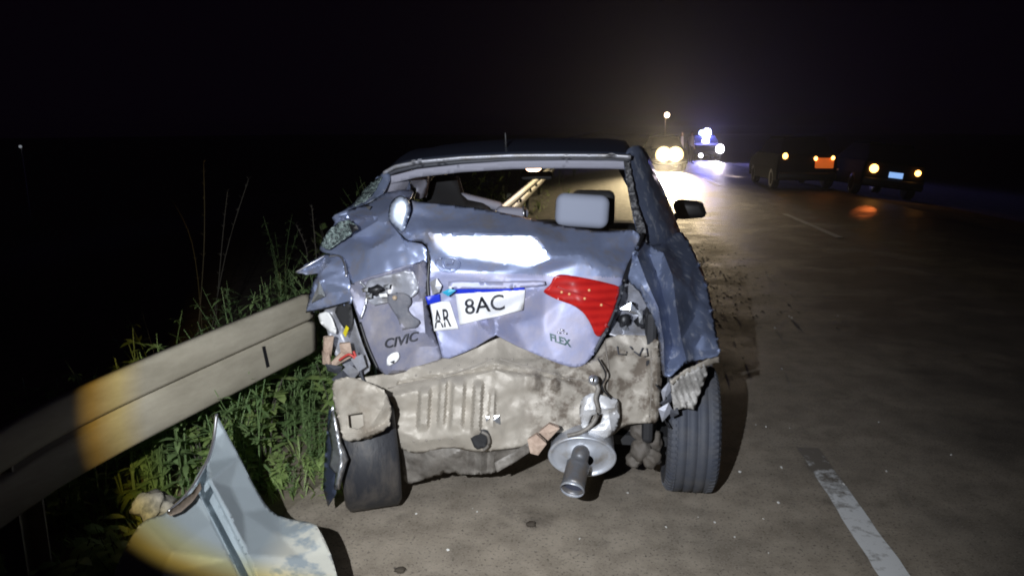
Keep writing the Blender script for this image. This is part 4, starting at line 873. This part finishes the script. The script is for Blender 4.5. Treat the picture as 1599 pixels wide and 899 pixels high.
sheet('fender_remnant', M['bare'], car, [(519, 632, 3.16), (527, 660, 3.13), (534, 690, 3.10), (544, 716, 3.07), (536, 742, 3.06), (530, 764, 3.06), (521, 764, 3.07), (524, 740, 3.08), (514, 728, 3.10), (518, 700, 3.12), (513, 670, 3.15)], creases=[[(522, 650, 3.10), (530, 695, 3.05), (534, 720, 3.04), (526, 755, 3.03)]], step=3.5, smooth=0, amp=.012, nscale=16, rnd=0, dy=-.22)
sheet('inner_fender', M['paint_dark'], car, [(513, 640, 3.2), (521, 640, 3.18), (526, 690, 3.14), (524, 770, 3.10), (512, 790, 3.14), (504, 760, 3.2), (508, 700, 3.22)], step=5, smooth=1, amp=.012, rnd=0, dy=-.2)
sheet('spare_wheel_well', M['apron'], car, [(620, 690, 3.16), (650, 700, 3.13), (700, 690, 3.10), (745, 690, 3.07), (800, 692, 3.09), (850, 682, 3.11), (838, 700, 3.13), (800, 722, 3.15), (776, 738, 3.16), (730, 742, 3.16), (700, 736, 3.18), (664, 748, 3.20), (632, 756, 3.22), (628, 730, 3.2)],
  pts=[(690, 715, 3.11)], creases=[[(732, 700, 3.08), (730, 740, 3.13)], [(741, 700, 3.11), (741, 740, 3.15)], [(752, 700, 3.07), (751, 740, 3.12)], [(762, 700, 3.11), (760, 738, 3.15)], [(772, 700, 3.08), (770, 736, 3.13)]], step=4.0, smooth=0, amp=.004, nscale=9, thick=.003, sharp=26, crumple=.05, cscale=.026, jag=3.0)
sheet('tow_recess', M['cabin'], car, [(733, 680, 3.03), (742, 672, 3.02), (760, 670, 3.02), (766, 680, 3.02), (758, 698, 3.03), (742, 702, 3.03)], step=4, smooth=0, amp=.004, dy=-.012)
tube_obj('tow_eye', [at(x, y, 2.99) for x, y in ((752, 674), (762, 680), (763, 694), (755, 702))], .007, M['apron'], car, 8)
for pg in ([(742, 655), (750, 650), (752, 662), (744, 668)], [(758, 650), (780, 648), (782, 662), (760, 662)]): flake('scraped_spot', [(x, y, 3.035 + rng.uniform(-.003, .003)) for x, y in pg], M['bare'], car, .003)
sheet('hanging_strip', M['apron'], car, [(772, 722, 3.02), (800, 706, 3.02), (826, 690, 3.0), (832, 702, 3.0), (806, 720, 3.02), (776, 737, 3.02)], step=5, smooth=1, amp=.004, rnd=0)
for pg in ([(825, 684, 2.98), (838, 676, 2.97), (853, 690, 2.97), (840, 707, 2.98), (829, 704, 2.98)], [(843, 672, 2.97), (858, 660, 2.96), (873, 666, 2.96), (856, 684, 2.97)]): flake('tan_clip', pg, M['foam'], car, .03)
# exhaust
sheet('exhaust_bracket', M['plate_steel'], car, [(908, 622, 3.10), (924, 612, 3.09), (944, 618, 3.09), (966, 622, 3.10), (968, 650, 3.09), (962, 672, 3.07), (948, 684, 3.05), (922, 686, 3.05), (908, 668, 3.07), (904, 640, 3.09)], holes=[[(924, 648), (942, 646), (938, 660), (926, 668), (918, 664)]], creases=[[(912, 640, 3.06), (960, 636, 3.06)], [(950, 640, 3.07), (954, 670, 3.04)]], step=3.5, smooth=0, amp=.003, dy=-.02, thick=.004, sharp=24, crumple=.015, cscale=.05)
sheet('bracket_hole_back', M['cabin'], car, [(914, 640, 3.12), (950, 640, 3.12), (948, 676, 3.11), (914, 676, 3.11)], step=8, smooth=0, amp=0, rnd=0)
tube_obj('hanger_rod', [at(928, 596, 3.04), at(934, 606, 3.02), at(930, 622, 3.02), at(934, 640, 3.01), at(926, 660, 3.0), at(908, 674, 2.99), at(886, 680, 2.99)], .010, M['apron'], car, 8)
from_bm('rod_end', lathe_bm([(0, .012), (.006, .022), (.02, .022), (.024, .012)], at(925, 593, 3.03), (.3, -1, .3), 14), M['bare'], car)
axis = Vector((-0.10, -1, -0.22)).normalized(); mc = at(909, 712, 3.02)
bm = lathe_bm([(-.34, 0), (-.34, .11), (-.32, .135), (-.02, .143), (.004, .150), (.010, .146), (.010, .138), (.002, .132), (-.004, .118), (.006, .085), (.020, .060), (.030, .050)], (0, 0, 0), axis, 48)
for v in bm.verts: v.co.z *= .74
bmesh.ops.translate(bm, verts=bm.verts, vec=mc); muf = from_bm('muffler', bm, M['muffler'], car)
pe = at(894, 762, 2.86); pm = at(902, 728, 2.95)
bm = bmesh.new(); tube(bm, smooth_path([mc + Vector((0, .03, .0)), at(907, 707, 2.985), pm, pe], 5), [.036] * 5 + [.038] * 4 + [.050] * 6 + [.051], 20, caps=False)
bmesh.ops.recalc_face_normals(bm, faces=bm.faces)
tp = from_bm('tailpipe', bm, M['pipe'], car); solid(tp, .004)
from_bm('tailpipe_rim', (lambda b: b)(lathe_bm([(0, .0495), (.006, .053), (.012, .0495)], pe, (pe - pm), 24)), M['muffler'], tp)
from_bm('tailpipe_plug', lathe_bm([(-.02, 0), (-.02, .047)], pe, (pe - pm), 20), mat('dark_pipe_end', (.05, .055, .085), .6), tp)  # dark blue disc fills the pipe mouth
# rear suspension lumps and axle
for i, (x, y, Y, r, sc) in enumerate(((1004, 672, 3.28, .055, (1, .8, .9)), (1000, 702, 3.26, .05, (.9, .8, 1.1)), (1018, 716, 3.24, .042, (1, .8, 1)), (990, 718, 3.30, .04, (1, 1, .9)), (1022, 690, 3.3, .045, (.8, 1, 1.3)))):
    lump('suspension_arm' if i % 2 else 'suspension_bush', at(x, y, Y), r, M['rust'], car, i * 2.7, sc, .38, 3)
tube_obj('rear_axle', [cf(-.66, .05, .29), cf(0, .12, .30), cf(.66, .05, .29)], .035, M['apron'], car, 8)
tube_obj('damper', [cf(.50, .1, .28), cf(.47, .14, .75)], .035, M['apron'], car, 10)

# wheels
def wheel(c, axis, width, rad, material, worn=False):
    axis = Vector(axis).normalized(); h = width / 2; prof = [(-h * .80, rad * .60), (-h, rad * .72), (-h, rad * .88), (-h * .86, rad * .965)]
    for g in () if worn else (-.70, -.30, .10, .5):
        prof += [(h * (g - .02), rad * .995), (h * g, rad * .975), (h * (g + .06), rad * .975), (h * (g + .08), rad * .999)]
    prof += [(h * .86, rad * .965), (h, rad * .88), (h, rad * .72), (h * .80, rad * .60)]
    bm = lathe_bm(prof, c, axis, 64); t = from_bm('tyre', bm, material, car)
    # shoulder blocks on both shoulders
    a = axis.cross(Vector((0, 0, 1))).normalized(); b = axis.cross(a); tb = bmesh.new()
    for sgn in (() if worn else (-1, 1)):
        for k in range(66):
            q = 2 * math.pi * (k + .2) / 66; q2 = 2 * math.pi * (k + .75) / 66
            pr = lambda ang, al, r_: Vector(c) + axis * al + (a * math.cos(ang) + b * math.sin(ang)) * r_
            v = [tb.verts.new(pr(g, al, r_)) for g in (q, q2) for al, r_ in ((sgn * h * .66, rad * 1.0), (sgn * h * .88, rad * .985), (sgn * h * 1.0, rad * .915))]
            w = [tb.verts.new(x.co - (x.co - Vector(c) - axis * (x.co - Vector(c)).dot(axis)) * .03) for x in v]
            tb.faces.new((v[0], v[1], v[4], v[3])); tb.faces.new((v[1], v[2], v[5], v[4])); tb.faces.new((v[0], v[3], w[3], w[0])); tb.faces.new((v[2], v[1], w[1], w[2])); tb.faces.new((v[1], v[0], w[0], w[1])); tb.faces.new((v[3], v[4], w[4], w[3])); tb.faces.new((v[4], v[5], w[5], w[4]))
    bmesh.ops.recalc_face_normals(tb, faces=tb.faces)
    if worn: tb.free()
    else: tr = from_bm('tread', tb, material, t, smooth=False); tr['kind'] = 'stuff'
    rb = lathe_bm([(-h * .7, 0), (-h * .7, rad * .3), (-h * .8, rad * .60), (h * .8, rad * .60), (h * .55, rad * .5), (h * .4, rad * .2), (h * .45, 0)], c, axis, 32); from_bm('rim', rb, M['rim'], t)
    return t
wr = gnd(1077, 772); wr.z = .312; wr.y += .10
wheel(Vector((wr.x, wr.y, .312)), RT + U * -.02, .235, .312, M['tyre'])
wl = gnd(572, 805); wl.y += .12
wheel(Vector((wl.x, wl.y, .285)), RT + Vector((0, .34, .05)), .25, .288, M['tyre_dirty'], True)
for sg in (-1, 1): wheel(cf(sg * .77, 2.7, .312), RT, .2, .312, M['tyre'])
# right door mirror
mb = box_bm((0, 0, 0), (.235, .12, .155), .05, None, 4); 
for v in mb.verts: v.co.x += .02 * (v.co.z < 0); v.co.z *= 1 - .15 * (v.co.x > .05)
bmesh.ops.rotate(mb, verts=mb.verts, cent=(0, 0, 0), matrix=Matrix.Rotation(-YAW, 3, 'Z')); bmesh.ops.translate(mb, verts=mb.verts, vec=at(1075, 327, 5.75))
mi = from_bm('door_mirror', mb, M['black'], car)
tube_obj('mirror_arm', [at(1052, 342, 5.80), at(1058, 336, 5.78), at(1066, 330, 5.76)], .025, M['black'], mi, 8)

# ------------------------------------------------------------------ distant vehicles, people, lights
def simple_car(name, loc, rz, label, paint, length, half, z_belt, z_roof, front, group=None, van=False, tilt=0.0):
    """own axes: x right, y towards the viewer's far side; the end at y = 0 faces the photographer"""
    root = thing(name, loc, label, 'van' if van else 'car', group); root.rotation_euler = (0, tilt, rz)
    if front == 'front': st = [(0, .50, .75), (.05, .30, .88), (.9, .22, z_belt), (length - .1, .25, z_belt), (length, .45, .9)]
    else: st = [(0, .45, .95), (.05, .28, z_belt), (length - 1.1, .22, z_belt), (length - .1, .25, .85), (length, .45, .7)]
    V = []; F = []
    for y, z0, z1 in st:
        w = half * (.93 if y in (0, length) else 1); V += [(-w, y, z0), (-w, y, (z0 + z1) / 2), (-w * .94, y, z1), (w * .94, y, z1), (w, y, (z0 + z1) / 2), (w, y, z0)]
    for j in range(len(st) - 1):
        for i in range(6): F.append((j * 6 + i, j * 6 + (i + 1) % 6, (j + 1) * 6 + (i + 1) % 6, (j + 1) * 6 + i))
    F += [(5, 4, 3, 2, 1, 0), tuple((len(st) - 1) * 6 + i for i in range(6))]
    o = from_data('body', V, F, paint, root, smooth=False, world=False); bv = o.modifiers.new('b', 'BEVEL'); bv.width = .05; bv.segments = 3
    if front == 'front': c0, c1, c2, c3 = 1.0, 1.75, length - .8, length - .15
    else: c0, c1, c2, c3 = .06, .25 if van else .6, length - 2.1, length - 1.15
    gw = half * .9; rw = half * .72
    V = [(-gw, c0, z_belt - .02), (gw, c0, z_belt - .02), (gw, c3, z_belt - .02), (-gw, c3, z_belt - .02), (-rw, c1, z_roof), (rw, c1, z_roof), (rw, c2, z_roof), (-rw, c2, z_roof)]
    cab = from_data('cabin', V, [(0, 1, 5, 4), (1, 2, 6, 5), (2, 3, 7, 6), (3, 0, 4, 7)], M['far_glass'], root, smooth=False, world=False)
    rf = from_data('roof', [(x * 1.02, y, z) for x, y, z in V[4:]] + [(x * .95, y, z + .05) for x, y, z in V[4:]], [(3, 2, 1, 0), (4, 5, 6, 7), (0, 1, 5, 4), (1, 2, 6, 5), (2, 3, 7, 6), (3, 0, 4, 7)], paint, root, smooth=False, world=False)
    for y in (.75, length - .85):
        for sg in (-1, 1):
            t = from_bm('wheel', lathe_bm([(-.1, 0), (-.1, .2), (-.1, .28), (-.07, .31), (.07, .31), (.1, .28), (.1, .2), (.1, 0)], (sg * (half - .1), y, .31), (1, 0, 0), 24), M['black'], root, world=False)
            from_bm('hub_cap', lathe_bm([(0, .19), (.012, .15), (.018, 0)], (sg * (half - .1) + sg * .1, y, .31), (sg, 0, 0), 16), M['far_black'], t, world=False)
    from_bm('bumper', box_bm((0, -.03, .42), (half * 1.9, .1, .2), .04, None, 2), M['black'], root, world=False)
    return root
def lampdisc(name, root, c, r, material, sx=1.0, sz=1.0):
    bm = lathe_bm([(0, r * 1.0), (.02, r * .9), (.035, r * .5), (.04, 0)], (0, 0, 0), (0, -1, 0), 20)
    for v in bm.verts: v.co.x *= sx; v.co.z *= sz
    bmesh.ops.translate(bm, verts=bm.verts, vec=Vector(c)); return from_bm(name, bm, material, root, world=False)
def low_beam(ld, cut0, cut1, leak, spread):
    """dipped beam: bright below the cut-off, little light above it, fading to the sides"""
    ld.use_nodes = True; nt = ld.node_tree; N = nt.nodes; L = nt.links
    tc = N.new('ShaderNodeTexCoord'); sp = N.new('ShaderNodeSeparateXYZ'); L.new(tc.outputs['Normal'], sp.inputs[0])
    def m(op, a, b):
        n = N.new('ShaderNodeMath'); n.operation = op
        for i, v in enumerate((a, b)):
            if isinstance(v, (int, float)): n.inputs[i].default_value = v
            else: L.new(v, n.inputs[i])
        return n.outputs[0]
    az = m('ABSOLUTE', sp.outputs['Z'], 0); u = m('DIVIDE', sp.outputs['X'], az); v = m('DIVIDE', sp.outputs['Y'], az)
    r = N.new('ShaderNodeMapRange'); r.interpolation_type = 'SMOOTHSTEP'; L.new(v, r.inputs['Value'])
    r.inputs['From Min'].default_value = cut0; r.inputs['From Max'].default_value = cut1; r.inputs['To Min'].default_value = leak; r.inputs['To Max'].default_value = 1.0
    L.new(m('MULTIPLY', r.outputs[0], m('POWER', 2.718, m('MULTIPLY', m('MULTIPLY', u, u), -spread))), N['Emission'].inputs['Strength'])
def beam_light(root, name, c, target, watts, col, size, r=.05, blend=.6):
    ld = bpy.data.lights.new(name, 'SPOT'); ld.energy = watts; ld.color = col; ld.spot_size = R(size); ld.spot_blend = blend; ld.shadow_soft_size = r
    o = bpy.data.objects.new(name, ld); COL.objects.link(o); o.parent = root; o.location = c
    d = Vector(target) - (Vector(root.location) + Matrix.Rotation(root.rotation_euler.z, 3, 'Z') @ Vector(c)); 
    o.rotation_euler = (Matrix.Rotation(-root.rotation_euler.z, 3, 'Z') @ d).to_track_quat('-Z', 'Y').to_euler(); return o
M['far_glass'] = mat('dark_car_glass', (0.01, 0.012, 0.016), 0.08, coat=1.0)
G_HEAD = glow('headlight_bloom', (1.0, 0.74, 0.40), 2.1); G_CORE = glow('bloom_core', (1.0, 0.92, 0.78), 8.0); G_AMB = glow('lit_amber_lamp', (1.0, 0.42, 0.09), 9.0); G_BLUE = glow('lit_blue_lamp', (0.35, 0.45, 1.0), 30.0)
G_WHITE = glow('lit_white_lamp', (0.90, 0.86, 1.0), 26.0); G_TAIL = glow('lit_tail_cluster', (0.75, 0.14, 0.02), 0.55); G_PLATE = glow('glowing_number_plate', (0.28, 0.50, 0.95), 0.95)
# oncoming car with its headlights on
p = at(1041, 239, 33.0)
oc = simple_car('parked_car', (p.x + .12, p.y, 0), R(-5), 'dark car facing us with two dazzling warm headlights', M['far_black'], 4.2, .82, .98, 1.45, 'front')
for sx in (-.25, .25): 
    lampdisc('headlight', oc, (sx, -.06, .70), .36, G_HEAD)  # oversized disc: the lamp's warm bloom is built in as glow
    lampdisc('bulb', oc, (sx * .9, -.10, .70), .24, G_CORE)  # oversized too, for the blown-out core of the glare
    low_beam(beam_light(oc, 'headlight_beam', (sx, -.14, .72), (2.1 + sx, 14, .72), 50000, (1.0, .78, .46), 70, .08, .5).data, -.021, -.052, .10, 40.0)
# patrol vehicle with blue beacon
p = at(1107, 222, 45.0)
pc = simple_car('patrol_car', (p.x, p.y, 0), R(-6), 'dark patrol car facing us with a bright blue beacon on its roof', M['far_black'], 4.4, .85, 1.0, 1.42, 'front')
lampdisc('headlight', pc, (.66, -.06, .66), .24, G_WHITE, 1, 1.15); lampdisc('reflection_disc', pc, (-.45, -.09, .28), .12, G_WHITE)  # lower disc stands in for a reflection of the headlight
low_beam(beam_light(pc, 'headlight_beam', (.66, -.14, .66), (8.5, 36.2, .66), 4000, (1.0, .86, .95), 60, .08).data, -.03, -.06, .6, 40.0)
lb_ = from_bm('beacon', box_bm((0.05, 2.0, 1.60), (.72, .25, .30), .1, None, 3), G_BLUE, pc, world=False)
ld = bpy.data.lights.new('beacon_light', 'POINT'); ld.energy = 1500; ld.color = (.22, .22, 1.0); ld.shadow_soft_size = .2; o = bpy.data.objects.new('beacon_light', ld); COL.objects.link(o); o.parent = pc; o.location = (.1, 1.6, 1.75)
lampdisc('roof_lamp', pc, (.12, 1.8, 1.60), .26, glow('lit_blue_white_lamp', (.72, .80, 1.0), 40.0))
# two people in pale clothes between the vehicles
def person(name, loc, rz, label, stride, pale):
    root_h = 1.7
    J = {'pelvis': (0, 0, .92), 'waist': (0, 0, 1.08), 'chest': (0, 0, 1.30), 'neck': (0, 0, 1.46), 'head': (0, -.015, 1.58), 'crown': (0, 0, 1.69),
         'hipL': (-.10, 0, .88), 'kneeL': (-.13 - stride, -.03, .48), 'ankL': (-.17 - stride, .02, .08), 'toeL': (-.18 - stride, -.14, .035), 'hipR': (.10, 0, .88), 'kneeR': (.13 + stride, -.04, .48), 'ankR': (.16 + stride, .0, .08), 'toeR': (.17 + stride, -.16, .035),
         'shL': (-.19, 0, 1.39), 'elL': (-.25, .02, 1.10), 'wrL': (-.24, -.08, .86), 'haL': (-.24, -.11, .77), 'shR': (.19, 0, 1.39), 'elR': (.25, .02, 1.10), 'wrR': (.24, -.08, .86), 'haR': (.24, -.11, .77)}
    rad = {'pelvis': .15, 'waist': .14, 'chest': .16, 'neck': .06, 'head': .095, 'crown': .06, 'hip': .095, 'knee': .065, 'ank': .045, 'toe': .035, 'sh': .075, 'el': .05, 'wr': .036, 'ha': .03}
    E = [('pelvis', 'waist'), ('waist', 'chest'), ('chest', 'neck'), ('neck', 'head'), ('head', 'crown')]
    for s in 'LR': E += [('pelvis', 'hip' + s), ('hip' + s, 'knee' + s), ('knee' + s, 'ank' + s), ('ank' + s, 'toe' + s), ('chest', 'sh' + s), ('sh' + s, 'el' + s), ('el' + s, 'wr' + s), ('wr' + s, 'ha' + s)]
    keys = list(J); me = bpy.data.meshes.new(name); me.from_pydata([J[k] for k in keys], [(keys.index(a), keys.index(b)) for a, b in E], [])
    o = bpy.data.objects.new(name, me); COL.objects.link(o)
    md = o.modifiers.new('skin', 'SKIN'); 
    for i, k in enumerate(keys):
        q = rad.get(k) or rad[k[:-1]]; me.skin_vertices[0].data[i].radius = (q, q * (.72 if k in ('pelvis', 'waist', 'chest') else 1))
    me.skin_vertices[0].data[0].use_root = True
    s2 = o.modifiers.new('sub', 'SUBSURF'); s2.levels = 1; s2.render_levels = 1
    bpy.context.view_layer.update()
    m2 = bpy.data.meshes.new_from_object(o.evaluated_get(bpy.context.evaluated_depsgraph_get())); o.modifiers.clear(); o.data = m2
    m2.materials.clear()
    for k in ('trousers', 'jacket', 'skin', 'black'): m2.materials.append(M[k] if pale or k != 'trousers' else M['black'])
    for f in m2.polygons:
        z = f.center.z; x = abs(f.center.x); f.material_index = 3 if z < .07 else 2 if (z > 1.46 or (z < .86 and x > .21 + 0 and f.center.y < -.05 and z > .7)) else 0 if z < .93 and x < .24 else 1
        if z > 1.63 or (z > 1.52 and f.center.y > .04): f.material_index = 3
    m2.shade_smooth(); o.location = loc; o.rotation_euler = (0, 0, rz)
    return tag(o, label, 'person', 'people standing between the vehicles')
q = gnd(1063, 258); person('person', (q.x, q.y, 0), R(80), 'person in pale jacket and light trousers standing legs apart by the headlights', .06, True)
q = gnd(1078, 256); person('person', (q.x, q.y, 0), R(100), 'person in pale jacket and dark trousers beside the patrol car', .02, False)
# cars parked on the right with amber lights
p = at(1262, 246, 22.0)
va = simple_car('parked_car', (p.x, p.y, 0), R(-7), 'dark parked car with one amber lamp and a wide orange tail lamp', M['far_black'], 4.4, .86, 1.05, 1.5, 'rear')
lampdisc('tail_lamp', va, (-.66, -.05, 1.0), .075, G_AMB, 1, 1.2)
ta = from_bm('tail_lamp', box_bm((.46, -.04, .80), (.52, .06, .30), .025, None, 2), G_TAIL, va, world=False)
for x, z in ((.20, .93), (.68, .95)): lampdisc('bulb', va, (x, -.07, z), .05, G_AMB, 1, 1.2)
for sx in (-.62, .62):
    hl = lampdisc('headlight', va, (sx, 4.42, .72), .1, glow('added_far_headlight', (1.0, .9, .9), 8.0)); hl.data.transform(Matrix.Translation((0, 4.42, 0)) @ Matrix.Scale(-1, 4, (0, 1, 0)) @ Matrix.Translation((0, -4.42, 0)))  # added lit discs on the car's unseen far end
low_beam(beam_light(va, 'headlight_beam', (-.62, 4.55, .74), (8.4, 36.5, 1.0), 2600, (1.0, .84, .86), 60, .06).data, -.2, -.3, 1.0, 110.0)  # added beam, source unseen, to light the people beyond
lampdisc('reflector', va, (1.45 - .6, -.03, .62), .03, M['plate_white'])
p = at(1393, 266, 20.0)
gz = ground_z(p.x - AX * p.y)
cb = simple_car('parked_car', (p.x, p.y, gz), R(-7), 'dark parked car leaning on the right shoulder with amber lamps and lit plate', M['far_black'], 4.1, .82, .95, 1.4, 'rear', tilt=R(6.3))
lampdisc('tail_lamp', cb, (-.57, -.06, .76), .115, G_AMB); lampdisc('tail_lamp', cb, (.56, -.06, .76), .08, G_AMB)
from_bm('number_plate', box_bm((.02, -.06, .64), (.36, .02, .15), .006, None, 1), G_PLATE, cb, world=False)  # plate glows by itself in place of its plate lamp
beam_light(cb, 'reflection_spot', (-.57, -.15, .76), gnd(1352, 322), 60, (1.0, .20, .04), 8, .05)  # narrow added spot imitating the lamp's reflection on the road
# street lamp far down the road
p = at(1039.5, 180, 120)
sl_ = thing('street_lamp', (p.x, p.y, 0), 'small lit street lamp far down the road above the headlights', 'street lamp')
bm = bmesh.new(); tube(bm, [(0, 0, 0), (0, 0, p.z), ], [.12, .07], 10); tube(bm, smooth_path([(0, 0, p.z), (0, -.4, p.z + .25), (0, -1.0, p.z + .2)], 4), .05, 8); from_bm('pole', bm, M['rail'], sl_, world=False)
bm = bmesh.new(); bmesh.ops.create_icosphere(bm, subdivisions=2, radius=.42); bmesh.ops.translate(bm, verts=bm.verts, vec=(0, -1.0, p.z)); from_bm('lamp_head', bm, glow('lit_street_lamp', (1.0, .72, .48), 12.0), sl_, world=False)
p = at(33, 229, 60); dl = thing('marker_post', (p.x, p.y, -7), 'tiny dim lamp on a post in the dark field at far left', 'marker post')
bm = bmesh.new(); tube(bm, [(0, 0, 0), (0, 0, 7 + p.z)], .05, 8); from_bm('post', bm, M['rail'], dl, world=False)
bm = bmesh.new(); bmesh.ops.create_icosphere(bm, subdivisions=2, radius=.12); bmesh.ops.translate(bm, verts=bm.verts, vec=(0, -.1, 7 + p.z)); from_bm('lamp', bm, glow('dim_lamp', (.5, .55, .6), .35), dl, world=False)

# ------------------------------------------------------------------ debris on the road
shards = [(1097, 403), (1204, 429), (1198, 431), (1242, 457), (1234, 458), (1210, 513), (1236, 497), (1232, 495), (1308, 494), (1143, 526), (1130, 489), (1221, 577), (1149, 492), (1180, 664), (1196, 667), (1233, 669), (1220, 731), (1155, 738), (1090, 808), (1116, 817), (1372, 660), (1384, 737), (1485, 711), (1215, 786), (1192, 811), (1147, 840), (1200, 864), (1317, 757), (650, 803), (738, 795), (745, 800), (980, 771), (1040, 824), (700, 860), (905, 842), (1130, 572), (1160, 560)]
sm = []
for k in range(4):
    bm = bmesh.new(); r = random.Random(k + 40); n = r.choice((4, 5)); c = [bm.verts.new((math.cos(6.28 * i / n) * r.uniform(.5, 1.1) * .011, math.sin(6.28 * i / n) * r.uniform(.5, 1.1) * .011, r.uniform(0, .008))) for i in range(n)]; t = bm.verts.new((.001, 0, .013)); u = bm.verts.new((0, 0, -.002))
    for i in range(n): bm.faces.new((c[i], c[(i + 1) % n], t)); bm.faces.new((c[(i + 1) % n], c[i], u))
    me = bpy.data.meshes.new('glass_shard'); bm.to_mesh(me); bm.free(); me.materials.append(M['shard']); sm.append(me)
for i, (x, y) in enumerate(shards):
    o = bpy.data.objects.new('glass_shard', sm[i % 4]); COL.objects.link(o); q = gnd(x, y); o.location = (q.x, q.y, .003); o.rotation_euler = (0, 0, rng.uniform(0, 6)); s = rng.uniform(.35, .85) * (1.0 if y > 600 else 1.5); o.scale = (s * rng.uniform(1, 1.8), s, s)
    tag(o, 'tiny bright glass shard lying on the dusty road near the wreck', 'glass shard', 'glass shards scattered on the road')
cb_ = bmesh.new()
for k in range(420):
    d = rng.gauss(9.0, 1.5); o_ = 1.15 + abs(rng.gauss(0, 1)) * .42
    if d < 6 or d > 12: continue
    p = road(o_, d); s = rng.uniform(.003, .009); bmesh.ops.create_icosphere(cb_, subdivisions=1, radius=s, matrix=Matrix.Translation((p.x, p.y, s * .1)) @ Matrix.Diagonal((1.6, 1.2, .3, 1)))
tag(from_bm('soil_crumbs', cb_, M['dirt_bit'], smooth=False), 'dark soil crumbs strewn on the road beside the car', 'soil', kind='stuff')
for i, (x, y) in enumerate(((870 - 40, 820), (625, 892))):
    o = lump('soil_clod', gnd(x, y) + Vector((0, 0, .008)), .018, M['dirt_bit'], None, i * 3.0, (1.3, 1, .6), .6); tag(o, ['small dark clod on the road below the tailpipe', 'flat dark clod on the road at the bottom edge'][i], 'clod')

# ------------------------------------------------------------------ thin haze added for the halos round the lamps
hz = bpy.data.materials.new('halo_haze'); hz.use_nodes = True; N = hz.node_tree.nodes; N.remove(N['Principled BSDF'])
pv = N.new('ShaderNodeVolumePrincipled'); pv.inputs['Color'].default_value = (.9, .92, .95, 1); pv.inputs['Density'].default_value = HAZE; pv.inputs['Anisotropy'].default_value = .82
hz.node_tree.links.new(pv.outputs[0], N['Material Output'].inputs['Volume'])
tag(from_bm('haze', box_bm((0, 600, 2.0), (1400, 1900, 18)), hz, smooth=False), kind='stuff')
